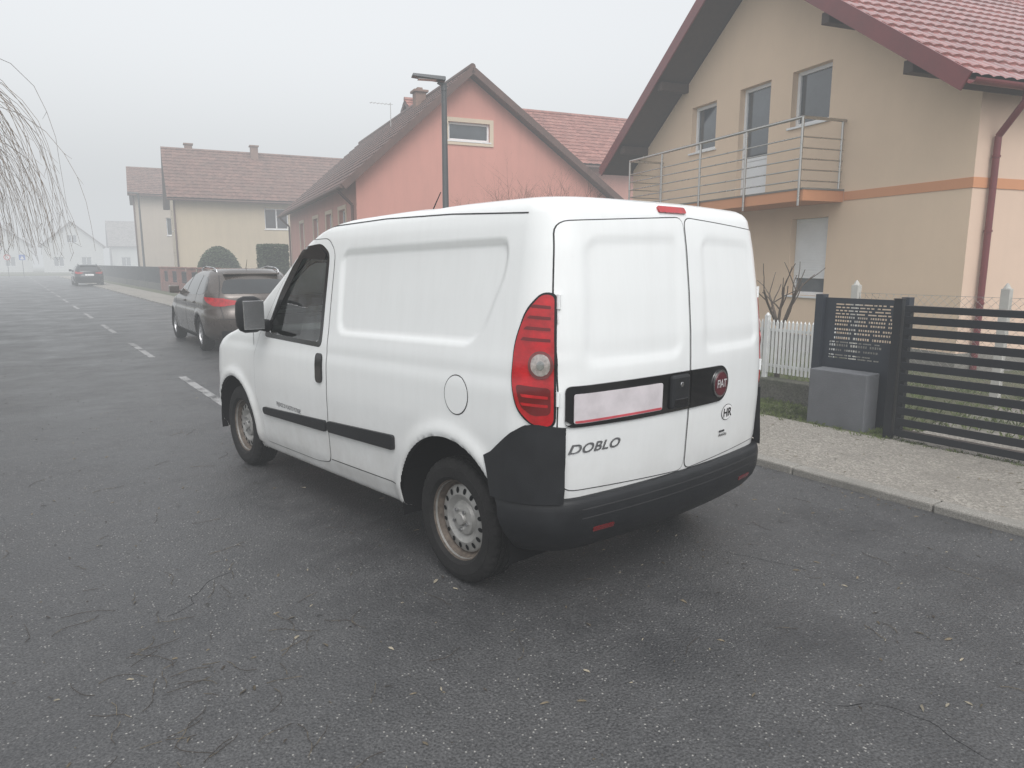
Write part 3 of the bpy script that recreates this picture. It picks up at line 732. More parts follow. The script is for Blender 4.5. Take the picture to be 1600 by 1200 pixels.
while y<99: km.box(4.65,4.78,y+.004,y+.996,-.05,.075+random.uniform(-.003,.003)); km.box(-1.13,-1.0,y+.004,y+.996,-.05,.12); y+=1.
o=km.obj('kerb',None,(KERB,),bevel=.012); o['kind']='structure'
block('pavement',4.78,6.12,-12,99,-.05,.068,PAVE,0)
block('pavement',-3.0,-1.13,-12,99,-.05,.11,PAVE,0)
block('yard',6.12,7.02,-12,3.1,-.04,.064,PAVE,0)
block('verge',6.12,6.86,3.1,99,-.04,.060,GRASS,0)
sheet('yard',6.98,24,-6,3.2,.03,YARD)
mk=MB(); y=7.95
while y<96:
    mk.box(1.78,1.88,y,y+2.65,.0205,.0245); y+=5.15
o=mk.obj('road_marking',None,(paintmark(),)); o['kind']='structure'
cr=MB(); rnd=random.Random(9); TWIG=M('twig',(.05,.04,.032),.8,var=.4,vs=3)
for (x,y,a,n) in ((2.25,1.25,-.5,16),(3.2,1.9,1.2,14),(.4,3.3,.4,16)):
    p=Vector((x,y)); pr=None
    for k in range(n):
        a+=rnd.gauss(0,.35); p=p+Vector((math.cos(a),math.sin(a)))*.035; w=Vector((-math.sin(a),math.cos(a)))*rnd.uniform(.0006,.0015)
        cur=[(p.x+w.x,p.y+w.y,.0212),(p.x-w.x,p.y-w.y,.0212)]
        if pr: cr.add(pr+cur[::-1],[(0,1,2,3)])
        pr=cur
o=cr.obj('road_crack',None,(DARK,)); o['kind']='structure'

LEAFM=M('dead_leaf',(.13,.105,.07),.8,var=.6,vs=3); LEAFP=M('pale_leaf',(.26,.23,.175),.8,var=.4,vs=3)
lf=MB()
def leaf(mb,x,y,z,s,m=0):
    a=random.uniform(0,6.28); w=s*random.uniform(.15,.3); c,sn=math.cos(a),math.sin(a); b=random.uniform(-.3,.3)*s
    P=[(-s,0,.001),(-s*.3,w,.004+abs(b)*.3),(s*.4,w*.8+b,.006),(s,b*1.5,.002),(s*.4,-w*.8+b,.003),(-s*.3,-w,.002)]
    mb.add([(x+c*p[0]-sn*p[1],y+sn*p[0]+c*p[1],z+p[2]) for p in P],[(0,1,2,3,4,5)],m)
for i in range(1200):
    x=random.uniform(-.9,4.6); y=random.uniform(.6,14) if random.random()<.8 else random.uniform(.5,4)
    leaf(lf,x,y,.021,random.choice([.005,.007,.010,.016])*random.uniform(.7,1.3),random.choice([0,0,1,2]))
for i in range(60):
    x=random.uniform(-.7,4.3); y=random.uniform(.9,5.5); leaf(lf,x,y,.021,random.uniform(.014,.026),random.choice([0,0,1]))
for i in range(500): leaf(lf,4.62-abs(random.gauss(0,.12)),random.uniform(-2,30),.022,random.uniform(.008,.02))
for i in range(300): leaf(lf,random.uniform(4.8,6.3),random.uniform(-1,12),.071,random.uniform(.008,.022))
for i in range(150):
    if i<70: x=random.gauss(.5,.35);y=random.gauss(2.6,.6)
    else: x=random.uniform(-.8,4.5);y=random.uniform(.8,7)
    a=random.uniform(0,6.28); p=Vector((x,y,.024))
    for k in range(random.randint(2,7)):
        a+=random.uniform(-.5,.5); q=p+Vector((math.cos(a),math.sin(a),0))*.032; lf.cyl(p,q,.0012,.001,4,cap=False,m=random.choice([2,2,0])); p=q
o=lf.obj('fallen_leaves',None,(LEAFM,LEAFP,TWIG)); o['kind']='stuff'
gr=MB()
def tuft(x,y,z,h):
    for k in range(7):
        a=random.uniform(0,6.28);r=random.uniform(0,.02); l=h*random.uniform(.5,1.2); dx=math.cos(a)*l*.6;dy=math.sin(a)*l*.6; w=.003
        px,py=x+math.cos(a)*r,y+math.sin(a)*r
        gr.add([(px-w*math.sin(a),py+w*math.cos(a),z),(px+w*math.sin(a),py-w*math.cos(a),z),(px+dx*.5,py+dy*.5,z+l*.7),(px+dx,py+dy,z+l*.85)],[(0,1,2),(0,2,3)])
for i in range(5200):
    y=random.uniform(3.0,13); x=random.uniform(6.02,6.86)
    if x<6.2 and random.random()<.6: continue
    if 6.18<x<6.5 and 3.3<y<3.92: continue
    tuft(x,y,.06,random.uniform(.015,.05))
for i in range(300): tuft(6.16+random.gauss(0,.03),random.uniform(-1,3.2),.062,random.uniform(.01,.03))
for i in range(2500): tuft(random.uniform(7.1,10),random.uniform(-1,9),.02,random.uniform(.03,.08))
o=gr.obj('grass',None,(M('grass_blade',(.10,.13,.035),.8,var=.5,vs=2),)); o['kind']='stuff'

# ------------------------------------------------------------------ houses
WFR=M('window_white',(.76,.77,.78),.4,var=.04); WGL=M('window_pane',(.05,.06,.07),.04,var=.5,vs=1.2,spec=.8,coat=.5)
SHUT=M('roller_shutter',(.76,.77,.78),.5,var=.05)
def wall(mb,p0,p1,poly,holes,inward,depth=.16,m=0,mr=0):
    p0=Vector(p0);p1=Vector(p1);U=(p1-p0).normalized(); I=Vector(inward)
    H=[[(a,b),(c,b),(c,d),(a,d)] for a,b,c,d in holes]
    vo,fs,_=tri(poly,H)
    f3=lambda t,z,k=0: (p0.x+U.x*t+I.x*k,p0.y+U.y*t+I.y*k,z)
    V=[f3(*v) for v in vo]; 
    out=[]
    for f in fs:
        a,b,c=[Vector(V[i]) for i in f]; n=(b-a).cross(c-a)
        out.append(f if n.dot(Vector((-I.x,-I.y,0)))>0 else f[::-1])
    mb.add(V,out,m)
    for h in H:
        for i in range(4):
            a=h[i];b=h[(i+1)%4]; mb.add([f3(*a),f3(*b),f3(*b,depth),f3(*a,depth)],[(0,1,2,3)],mr)
def window(parent,p0,p1,hole,inward,depth=.12,style='plain',surround=None):
    p0=Vector(p0);p1=Vector(p1);U=(p1-p0).normalized();I=Vector(inward)
    a,b,c,d=hole; T=Matrix(((U.x,I.x,0,p0.x+I.x*depth),(U.y,I.y,0,p0.y+I.y*depth),(0,0,1,0),(0,0,0,1)))
    f=MB(); w=.065
    for bx in ((a,a+w,b,d),(c-w,c,b,d),(a+w,c-w,b,b+w),(a+w,c-w,d-w,d)): f.box(bx[0],bx[1],0,.07,bx[2],bx[3],0,T)
    if style=='double': f.box((a+c)/2-w*.6,(a+c)/2+w*.6,.0,.07,b+w,d-w,0,T)
    if style=='door': f.box(a+w,c-w,.01,.06,b+.02,b+.75,0,T); f.box(a+w,c-w,.0,.06,b+.75,b+.82,0,T)
    o=f.obj('window' if style!='door' else 'balcony_door',parent,(WFR,),bevel=.006)
    g=MB(); g.box(a+w,c-w,.04,.05,b+w,d-w,0,T); g.obj('window_pane',o,(WGL,))
    if style=='shutter':
        s=MB(); z=d-w
        while z>b+.32: s.box(a+w*.5,c-w*.5,-.012,.03,z-.045,z-.004,0,T); z-=.045
        s.box(a+w*.5,c-w*.5,-.005,.03,z,d-w,0,T); s.obj('roller_shutter',o,(SHUT,),bevel=.004)
    if style not in('door',):
        s=MB(); s.box(a-.05,c+.05,-depth-.04,.0,b-.04,b-.002,0,T); s.obj('window_sill',o,(WFR,),bevel=.005)
    if surround:
        s=MB(); k=.13
        T2=Matrix(((U.x,I.x,0,p0.x),(U.y,I.y,0,p0.y),(0,0,1,0),(0,0,0,1)))
        for bx in ((a-k,a,b-k,d+k),(c,c+k,b-k,d+k),(a,c,b-k,b),(a,c,d,d+k)): s.box(bx[0],bx[1],-.03,.0,bx[2],bx[3],0,T2)
        s.obj('window_surround',o,(surround,))
    return o
def roof_slope(mb,e0,e1,r0,r1,pitch=.22,row=.36,amp=.025,thick=.16,res=None,m=0,ms=1):
    e0,e1,r0,r1=map(Vector,(e0,e1,r0,r1)); L=(e1-e0).length; Hh=(r0-e0).length
    n=(e1-e0).cross(r0-e0).normalized()
    if n.z<0:n=-n
    dx=pitch/4 if not res else res; nx=int(L/dx); rows=max(1,int(round(Hh/row)))
    ts=[]
    for r in range(rows): ts+=[(r/rows,1),((r+1)/rows-1e-3,0)]
    ts.append((1,0)); V=[];F=[];ny=len(ts)
    for i in range(nx+1):
        s=i/nx; wv=amp*abs(math.sin(math.pi*(s*L/pitch)))
        for t,u in ts: V.append(e0.lerp(e1,s).lerp(r0.lerp(r1,s),t)+n*(wv+u*.03))
    for i in range(nx):
        for j in range(ny-1): F.append((i*ny+j,(i+1)*ny+j,(i+1)*ny+j+1,i*ny+j+1))
    mb.add(V,F,m)
    d=-n*.01;D=-n*thick
    V=[p+d for p in (e0,e1,r1,r0)]+[p+D for p in (e0,e1,r1,r0)]
    mb.add(V,[(4,5,6,7),(0,1,5,4),(1,2,6,5),(2,3,7,6),(3,0,4,7)],ms)

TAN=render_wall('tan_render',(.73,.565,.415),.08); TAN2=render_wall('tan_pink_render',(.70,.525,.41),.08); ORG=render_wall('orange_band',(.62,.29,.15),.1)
MAR=M('maroon_metal',(.15,.025,.028),.4,var=.15,coat=.2); SOF=M('dark_soffit',(.045,.028,.022),.7,var=.2,vs=8)
TILE1=tile_mat('red_tiles',(.25,.085,.08),(.36,.14,.13),(.13,.075,.07),.3,1)
STEEL=M('stainless',(.50,.49,.47),.28,metal=1,var=.08)
GREYP=M('grey_plinth',(.20,.19,.17),.9,bump=.3)
def tan_house():
    root=empty('tan_house',(10.95,4.62,0),R(76),'tan rendered house with red tiled roof and steel balcony','house')
    W=9.1;Dp=10.; ez=3.86; pk=7.02
    mb=MB()
    holes=[(2.70,3.98,3.62,4.93),(4.18,2.80,5.06,4.94),(5.80,3.95,6.66,4.90),(2.55,1.00,3.42,2.36),(6.9,1.0,7.8,2.36)]
    gab=[(0,0),(W,0),(W,ez),(W/2,pk),(0,ez)]
    wall(mb,(0,0,0),(W,0,0),gab,holes,(0,-1,0))
    wall(mb,(0,-Dp,0),(W,-Dp,0),gab,[],(0,1,0))
    sh=[(3.4,1.0,4.5,2.36),(6.5,1.0,7.6,2.36)]
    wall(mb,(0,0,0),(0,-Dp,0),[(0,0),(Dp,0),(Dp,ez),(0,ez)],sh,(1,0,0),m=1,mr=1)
    wall(mb,(W,0,0),(W,-Dp,0),[(0,0),(Dp,0),(Dp,ez),(0,ez)],[],(-1,0,0))
    mb.obj('wall',root,(TAN,TAN2))
    for h,st in zip(holes,('plain','door','plain','shutter','shutter')): window(root,(0,0,0),(W,0,0),h,(0,-1,0),style=st)
    for h in sh: window(root,(0,0,0),(0,-Dp,0),h,(1,0,0),style='double')
    def fc(s): s.box(-.012,2.24,.0,.012,2.60,2.74); s.box(-.012,-.0,-Dp,.0,2.60,2.74)
    piece('colour_band',root,(ORG,),fc); boxes('colour_band',root,(ORG,),[(7.85,W+.012,0,.012,2.60,2.74)])
    def fp(s): s.box(-.03,W+.03,.0,.03,0,.30); s.box(-.03,0,-Dp,0,0,.30)
    piece('plinth',root,(GREYP,),fp)
    r=MB(); x0=-.34;x1=W+.32; yF=.75;yB=-Dp-.5; zE=3.90; zR=zE+(W/2-x0)*.687
    roof_slope(r,(x0,yF,zE),(x0,yB,zE),(W/2,yF,zR),(W/2,yB,zR)); roof_slope(r,(x1,yF,zE),(x1,yB,zE),(W/2,yF,zR),(W/2,yB,zR))
    r.cyl((W/2,yF,zR+.03),(W/2,yB,zR+.03),.11,seg=12,m=0)
    ro=r.obj('roof',root,(TILE1,SOF))
    for xe in (x0,x1):
        piece('barge_board',ro,(MAR,),lambda b:b.beam((xe,yF+.015,zE-.06),(W/2,yF+.015,zR-.06),.03,.24,up=(0,0,1)))
    for xx in (.6,2.2,W-2.2,W-.6,W/2):
        zz=zE+(min(xx,W-xx)-x0)*.687-.29; piece('purlin',ro,(SOF,),lambda p:p.box(xx-.08,xx+.08,0,.70,zz-.1,zz+.08),bevel=.01)
    for xe,sg in ((x0,-1),(x1,1)):
        g=MB(); n=10;V=[]
        for y in (yF,yB):
            for i in range(n):
                a=math.pi+math.pi*i/(n-1); V.append((xe+sg*.05+.07*math.cos(a),y,zE-.03+.07*math.sin(a)))
        g.add(V,[(i,i+1,n+i+1,n+i) for i in range(n-1)])
        gg=g.obj('gutter',ro,(MAR,)); mo=gg.modifiers.new('s','SOLIDIFY'); mo.thickness=.006
    d=MB(); pts=[(x0-.05,-.30,zE-.10),(x0-.05,-.30,zE-.22),(-.07,-.30,zE-.62),(-.07,-.30,.05)]
    for a,c in zip(pts,pts[1:]): d.cyl(a,c,.045,seg=12)
    for z in (3.,2.,1.): d.cyl((-.07,-.30,z),(-.07,-.30,z+.03),.055,seg=12)
    d.obj('downpipe',root,(MAR,),smooth=True,ang=40)
    bx0,bx1,by=2.26,7.8,.85
    s=MB(); s.box(bx0,bx1,0.0,by,2.58,2.76,0); s.box(bx0-.01,bx1+.01,.001,by+.01,2.755,2.785,1)
    ba=s.obj('balcony',root,(ORG,GREYP))
    r=MB(); zt=3.88
    def rail(p,q,rad): r.cyl(p,q,rad,seg=10)
    f0=bx0+.06;f1=bx1-.06;fy=by+.04
    rail((f0,0.0,zt),(f0,fy,zt),.026); rail((f0,fy,zt),(f1,fy,zt),.026); rail((f1,fy,zt),(f1,0,zt),.026)
    for k in range(5):
        z=2.90+.17*k
        rail((f0,0.02,z),(f0,fy,z),.012); rail((f0,fy,z),(f1,fy,z),.012); rail((f1,fy,z),(f1,0.02,z),.012)
    for x in (f0,f0+1.36,f0+2.72,f0+4.08,f1): rail((x,fy,2.50),(x,fy,zt),.023)
    for x in (f0,f1): rail((x,.06,2.78),(x,.06,zt),.021)
    r.obj('railing',ba,(STEEL,),smooth=True,ang=40)
tan_house()

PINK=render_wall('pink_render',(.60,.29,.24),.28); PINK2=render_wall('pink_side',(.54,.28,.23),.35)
TILE2=tile_mat('brown_tiles',(.085,.045,.038),(.15,.075,.06)); BRN=M('brown_board',(.10,.055,.045),.6,var=.2)
CREAM=render_wall('cream_trim',(.62,.52,.40),.2); CHB=M('chimney_brick',(.22,.14,.11),.9,bump=.4,bs=20)
def pink_house():
    root=empty('pink_house',(8.78,20.71,0),R(-10.6),'pink rendered gabled house with brown tiled roof','house')
    W=9.6;Dp=15.;xp=3.66; zp=7.32; ezl=4.06; sr=.68; ezr=zp-(W-xp)*sr
    mb=MB(); gab=[(0,0),(W,0),(W,ezr),(xp,zp),(0,ezl)]
    h1=[(2.95,5.38,4.35,5.94)]
    wall(mb,(0,0,0),(W,0,0),gab,h1,(0,1,0))
    wall(mb,(0,Dp,0),(W,Dp,0),gab,[],(0,-1,0))
    sh=[(1.6,1.9,2.7,3.3),(4.0,1.9,5.1,3.3),(6.9,1.9,8.0,3.3),(10.6,1.9,11.7,3.3)]
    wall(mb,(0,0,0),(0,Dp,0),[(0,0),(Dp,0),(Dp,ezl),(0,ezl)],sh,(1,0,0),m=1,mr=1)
    wall(mb,(W,0,0),(W,Dp,0),[(0,0),(Dp,0),(Dp,ezr),(0,ezr)],[],(-1,0,0))
    mb.obj('wall',root,(PINK,PINK2))
    window(root,(0,0,0),(W,0,0),h1[0],(0,1,0),depth=.06,style='plain',surround=CREAM)
    for h in sh: window(root,(0,0,0),(0,Dp,0),h,(1,0,0),style='double',surround=CREAM)
    r=MB(); yF=-.35;yB=Dp+.35; sl=(zp-ezl)/xp; zR=zp+.2
    xl=-.45; xr=W+.4
    roof_slope(r,(xl,yF,zR-(xp-xl)*sl),(xl,yB,zR-(xp-xl)*sl),(xp,yF,zR),(xp,yB,zR),thick=.14)
    roof_slope(r,(xr,yF,zR-(xr-xp)*sr),(xr,yB,zR-(xr-xp)*sr),(xp,yF,zR),(xp,yB,zR),thick=.14)
    r.cyl((xp,yF,zR+.02),(xp,yB,zR+.02),.1,seg=10)
    ro=r.obj('roof',root,(TILE2,BRN))
    piece('barge_board',ro,(BRN,),lambda b:b.beam((xl,yF-.015,zR-(xp-xl)*sl-.07),(xp,yF-.015,zR-.07),.03,.2)); piece('barge_board',ro,(BRN,),lambda b:b.beam((xr,yF-.015,zR-(xr-xp)*sr-.07),(xp,yF-.015,zR-.07),.03,.2))
    c=MB(); c.box(3.15,3.55,4.0,4.4,5.8,7.66); c.box(3.08,3.62,3.93,4.47,7.66,7.74); c.box(3.25,3.45,4.1,4.3,7.74,7.84); c.obj('chimney',ro,(CHB,),bevel=.01)
    def fa(a):
        a.cyl((2.75,6.,6.0),(2.75,6.,7.62),.014,seg=6); a.beam((1.95,6.,7.56),(2.85,6.,7.56),.014,.014)
        for k in range(6): a.beam((2.0+k*.14,5.85,7.56),(2.0+k*.14,6.15,7.56),.008,.008)
    piece('antenna',ro,(STEEL,),fa)
    piece('gutter',ro,(BRN,),lambda g:g.cyl((xl-.05,yF,zR-(xp-xl)*sl-.06),(xl-.05,yB,zR-(xp-xl)*sl-.06),.06,seg=10),smooth=True,ang=40)
    for yy in (.25,Dp-.2):
        pts=[(xl-.05,yy,3.72),(-.08,yy,3.32),(-.08,yy,0)]; g=MB()
        for p,q in zip(pts,pts[1:]): g.cyl(p,q,.045,seg=10)
        g.obj('downpipe',root,(BRN,),smooth=True,ang=40)
pink_house()

def simple_house(name,label,loc,rz,W,Dp,ez,rise,wm,tm,ridge='x',holes=(),chim=None,over=.5,pitch=.3,res=None,group=None,band=None):
    root=empty(name,loc,rz,label,'house',group)
    mb=MB()
    if ridge=='x':
        wall(mb,(0,0,0),(W,0,0),[(0,0),(W,0),(W,ez),(0,ez)],holes,(0,1,0)); wall(mb,(0,Dp,0),(W,Dp,0),[(0,0),(W,0),(W,ez),(0,ez)],[],(0,-1,0))
        g=[(0,0),(Dp,0),(Dp,ez),(Dp/2,ez+rise),(0,ez)]
        gh=[(Dp*.2,1.0,Dp*.2+1.2,2.3),(Dp*.62,1.0,Dp*.62+1.2,2.3)]+([(Dp*.2,3.6,Dp*.2+1.2,4.9),(Dp*.62,3.6,Dp*.62+1.2,4.9)] if ez>5 else [])
        wall(mb,(0,0,0),(0,Dp,0),g,gh,(1,0,0)); wall(mb,(W,0,0),(W,Dp,0),g,[],(-1,0,0))
    else:
        g=[(0,0),(W,0),(W,ez),(W/2,ez+rise),(0,ez)]
        wall(mb,(0,0,0),(W,0,0),g,holes,(0,1,0)); wall(mb,(0,Dp,0),(W,Dp,0),g,[],(0,-1,0)); gh=[]
        for X,I in ((0,1),(W,-1)): wall(mb,(X,0,0),(X,Dp,0),[(0,0),(Dp,0),(Dp,ez),(0,ez)],[],(I,0,0))
    mb.obj('wall',root,(wm,))
    for h in holes: window(root,(0,0,0),(W,0,0),h,(0,1,0),style='double' if h[2]-h[0]>1 else 'plain')
    for h in gh: window(root,(0,0,0),(0,Dp,0),h,(1,0,0),style='double')
    r=MB()
    if ridge=='x':
        s=rise/(Dp/2); zR=ez+rise+.15
        for ye in (-over,Dp+over):
            ze=zR-(Dp/2+over)*s; roof_slope(r,(-.4,ye,ze),(W+.4,ye,ze),(-.4,Dp/2,zR),(W+.4,Dp/2,zR),pitch=pitch,res=res)
        r.cyl((-.4,Dp/2,zR+.02),(W+.4,Dp/2,zR+.02),.1,seg=8)
    else:
        s=rise/(W/2); zR=ez+rise+.15
        for xe in (-over,W+over):
            ze=zR-(W/2+over)*s; roof_slope(r,(xe,-.4,ze),(xe,Dp+.4,ze),(W/2,-.4,zR),(W/2,Dp+.4,zR),pitch=pitch,res=res)
    ro=r.obj('roof',root,(tm,BRN))
    if chim:
        for cx,cy in chim: 
            c=MB(); c.box(cx-.22,cx+.22,cy-.22,cy+.22,ez+rise*.3,ez+rise+.55); c.box(cx-.28,cx+.28,cy-.28,cy+.28,ez+rise+.55,ez+rise+.63); c.obj('chimney',ro,(CHB,))
    if ridge=='x':
        piece('gutter',ro,(BRN,),lambda g:g.cyl((-.4,-over-.05,ez-over*s+.05),(W+.4,-over-.05,ez-over*s+.05),.06,seg=8),smooth=True)
        piece('downpipe',root,(BRN,),lambda g:g.cyl((-.05,-.08,0),(-.05,-.08,ez-.1),.05,seg=8),smooth=True)
    return root
BEI=render_wall('beige_render',(.54,.46,.34),.25); BEI2=render_wall('pale_render',(.50,.44,.37),.25); WHT=render_wall('white_render',(.55,.56,.55),.2)
TILE3=tile_mat('weathered_tiles',(.14,.07,.055),(.21,.115,.09)); TILE4=tile_mat('wing_tiles',(.24,.09,.07),(.34,.15,.12),ma=.25); TILE5=tile_mat('grey_tiles',(.20,.18,.17),(.28,.25,.24))
simple_house('beige_house','beige two storey house with weathered tiled roof',(8.19,45.5,0),R(-8),14,8,5.45,2.9,BEI,TILE3,holes=[(4.9,3.6,6.3,4.85),(4.9,.9,6.2,2.2),(9,3.6,10.4,4.85)],chim=[(5.0,3.6),(1.2,4.6)])
simple_house('pale_house','pale two storey house with brown roof in the fog',(8.0,59.5,0),R(-8),12,9,6.6,2.1,BEI2,TILE3,holes=[(2,3.6,3.3,4.9)],res=.15)
simple_house('red_roofed_house','dark pink house with red tiled roof behind pink house',(14.0,24.4,0),R(-10.6),16,8,5.7,2.5,PINK2,TILE4,holes=[])
simple_house('distant_house','white gabled house at the end of the street in fog',(5.0,146,0),R(-4),9,11,4.6,3.9,WHT,TILE5,'y',holes=[(1.5,1,3.0,2.6),(5.6,1,7.1,2.6),(3.7,5.0,5.2,6.3)],res=.2,group='foggy houses at the street end')
simple_house('distant_house','white long low house at street end in fog',(15.5,148,0),R(-4),18,10,4.8,4.2,WHT,TILE5,'x',holes=[(1.5,1,3.0,2.6),(5.6,1,7.1,2.6)],res=.2,group='foggy houses at the street end')
simple_house('distant_house','white gabled house at the end of the street in fog',(-5.4,152,0),R(3),9,11,4.6,3.4,WHT,TILE5,'y',holes=[(1.5,1,3.0,2.6),(5.1,1,6.6,2.6)],res=.2,group='foggy houses at the street end')

# ------------------------------------------------------------------ street furniture and fences
GALV=M('lamp_metal',(.10,.105,.11),.5,metal=.3)
def lamp(loc,h,rz,label):
    root=empty('street_lamp',loc,rz,label,'street lamp','street lamps along the pavement')
    p=MB(); p.cyl((0,0,0),(0,0,h),.075,.05,seg=20); p.cyl((0,0,0),(0,0,.9),.085,.083,seg=20); p.cyl((0,0,0),(0,0,.03),.16,seg=20)
    p.cyl((0,0,h-.12),(0,0,h+.02),.058,seg=16); p.beam((0,0,h-.02),(-.12,0,h+.03),.06,.05)
    p.obj('pole',root,(GALV,),smooth=True,ang=40)
    l=MB(); l.add([(-.62,-.10,h+.10),(-.62,.10,h+.10),(.02,.13,h+.045),(.02,-.13,h+.045),(-.60,-.09,h+.155),(-.60,.09,h+.155),(.02,.12,h+.125),(.02,-.12,h+.125)],[(0,1,2,3),(4,7,6,5),(0,4,5,1),(1,5,6,2),(2,6,7,3),(3,7,4,0)])
    l.obj('lamp_head',root,(GALV,),bevel=.012,fix=True)
    e=MB(); e.box(-.5,-.15,-.08,.08,h+.058,h+.072); e.obj('lamp_lens',root,(M('lamp_glass',(.3,.3,.3),.2),))
lamp((7.24,12.64,0),4.98,R(-20),'tall dark steel street lamp beside the pink house')
lamp((7.3,52.3,0),5.9,R(-10),'tall steel street lamp in fog beside the beige house')

ANT=M('anthracite_metal',(.014,.016,.020),.45,var=.15,coat=.1,spec=.3); BLU=M('dark_blue_metal',(.028,.034,.045),.45,var=.12,spec=.4)
gate=empty('sliding_gate',(6.18,3.02,0),0,'black metal sliding gate with horizontal slats','gate')
s=MB(); L=4.6
s.box(-.03,.03,-L,0,.10,.16); s.box(-.03,.03,-L,0,1.17,1.225); s.box(-.03,.03,-.05,0,.16,1.17); s.box(-.03,.03,-L,-L+.05,.16,1.17); s.box(-.028,.028,-L/2-.02,-L/2+.02,.16,1.17)
s.obj('gate_frame',gate,(ANT,),bevel=.004)
s=MB(); z=.20
while z<1.13: s.box(-.045,-.032,-L+.02,-.02,z,z+.064); z+=.097
s.obj('slats',gate,(ANT,),bevel=.003)
for y in (-.5,-L+.5): piece('roller',gate,(STEEL,),lambda s:s.cyl((-.02,y,.085),(.02,y,.085),.04,seg=16))
gp=MB(); gp.box(6.16,6.22,3.05,3.12,0.0,1.27); gp.box(6.155,6.225,3.045,3.125,1.27,1.28); o=gp.obj('gate_post',None,(ANT,),bevel=.004); tag(o,'black square steel gate post beside the sliding gate','gate post')
pn=empty('metal_fence_panel',(6.47,3.16,0),R(90),'dark blue laser cut metal panel standing behind a concrete block','fence panel')
rnd=random.Random(5); holes=[]; rows=[(1.185,.012),(1.155,.012),(1.125,.012),(1.095,.012),(1.06,.018),(1.025,.018),(.99,.018),(.945,.018),(.91,.018),(.86,.022),(.825,.012),(.79,.022),(.745,.018),(.70,.012),(.675,.012)]
for ri,(z,hh) in enumerate(rows):
    a,b=(.10,.66) if ri<10 else (.18,.70)
    t=b
    word=0
    while t>a:
        l=rnd.choice([.012,.016,.020]) if hh>.013 else rnd.choice([.03,.05,.08])
        if t-l>a: holes.append([(t-l,z),(t,z),(t,z+hh),(t-l,z+hh)])
        word+=1; gap=.007 if hh>.013 else .012
        if word>rnd.randint(4,9): gap=.03; word=0
        t-=l+gap
vo,fs,_=tri([(0,.05),(.80,.05),(.80,1.25),(0,1.25)],holes)
s=MB(); s.add([(t,0,z) for t,z in vo],fs); o=s.obj('panel',pn,(BLU,)); mo=o.modifiers.new('s','SOLIDIFY'); mo.thickness=.003
boxes('post',pn,(BLU,),[(-.04,.03,-.04,.05,0,1.28),(.77,.85,-.04,.05,0,1.28)],bevel=.003)
GRB=M('grey_block',(.12,.125,.135),.85,bump=.4,bs=80,var=.15)
s=MB(); s.box(6.20,6.42,3.32,3.88,0,.585); o=s.obj('concrete_block',None,(GRB,),bevel=.008); tag(o,'grey rendered concrete block at the foot of panel','concrete block')
WHP=M('picket_white',(.68,.69,.68),.5,var=.1,dirt=.35); CW=gravelly('old_wall',(.06,.058,.05),(.12,.115,.10),(.15,.14,.12),50,.5,(.04,.05,.025))
pf=empty('picket_fence',(6.94,4.0,0),0,'white metal picket fence on a low mossy concrete wall','fence')
s=MB(); s.box(-.09,.09,0,12,0,.30); s.obj('low_wall',pf,(CW,),bevel=.015)
s=MB(); y=.10
while y<12:
    s.box(-.008,.008,y-.012,y+.012,.36,.93); s.cyl((0,y,.93),(0,y,.955),.012,.004,6); y+=.048
for z in (.44,.84): s.box(.009,.03,0,12,z-.016,z+.016)
s.obj('pickets',pf,(WHP,))
y=.9
while y<12:
    s=MB(); s.box(-.025,.025,y-.025,y+.025,.28,1.0); s.cyl((0,y,1.0),(0,y,1.03),.03,.01,8); s.obj('post',pf,(WHP,),bevel=.004); y+=1.6
BRK=M('brick_red',(.20,.085,.065),.9,var=.3,vs=6,bump=.4,bs=20)
ff=empty('garden_fence',(7.25,25,0),0,'red brick garden fence with dark metal bars','fence')
s=MB(); s.box(-.12,.12,0,20,0,.55); s.obj('low_wall',ff,(BRK,),bevel=.01)
s=MB(); y=.1
while y<20: s.box(-.012,.012,y-.012,y+.012,.55,1.15); y+=.13
s.box(-.02,.02,0,20,1.1,1.14); s.box(-.02,.02,0,20,.62,.66); s.obj('bars',ff,(ANT,))
y=0
while y<=20: 
    s=MB(); s.box(-.19,.19,y-.19,y+.19,0,1.3); s.box(-.23,.23,y-.23,y+.23,1.3,1.37); s.obj('pillar',ff,(BRK,),bevel=.01); y+=2.5
ff=empty('garden_fence',(7.25,46,0),0,'dark metal garden fence on a low concrete wall','fence')
s=MB(); s.box(-.1,.1,0,40,0,.4); s.obj('low_wall',ff,(CW,)); s=MB(); y=.1
while y<40: s.box(-.02,.02,y-.03,y+.03,.4,1.35); y+=.15
s.obj('bars',ff,(ANT,))
CP=M('concrete_post',(.45,.44,.41),.9,bump=.3)
wf=empty('wire_fence',(8.9,-3.5,0),0,'wire mesh fence with pale concrete posts in yard','fence')
for i in range(6):
    s=MB(); s.box(-.045,.045,i*1.7-.045,i*1.7+.045,0,1.30); s.cyl((0,i*1.7,1.30),(0,i*1.7,1.36),.045,.01,8); s.obj('post',wf,(CP,),bevel=.01)
s=MB()
for k in range(2):
    y=0.
    while y<8.5:
        a=(0,y,.1+ (0 if k else 1.1)); b=(0,min(8.5,y+1.1),.1+(1.1 if k else 0)); s.cyl(a,b,.002,seg=4,cap=False); y+=.09
for z in (.1,1.2): s.cyl((0,0,z),(0,8.5,z),.003,seg=4)
s.obj('wire_mesh',wf,(STEEL,))

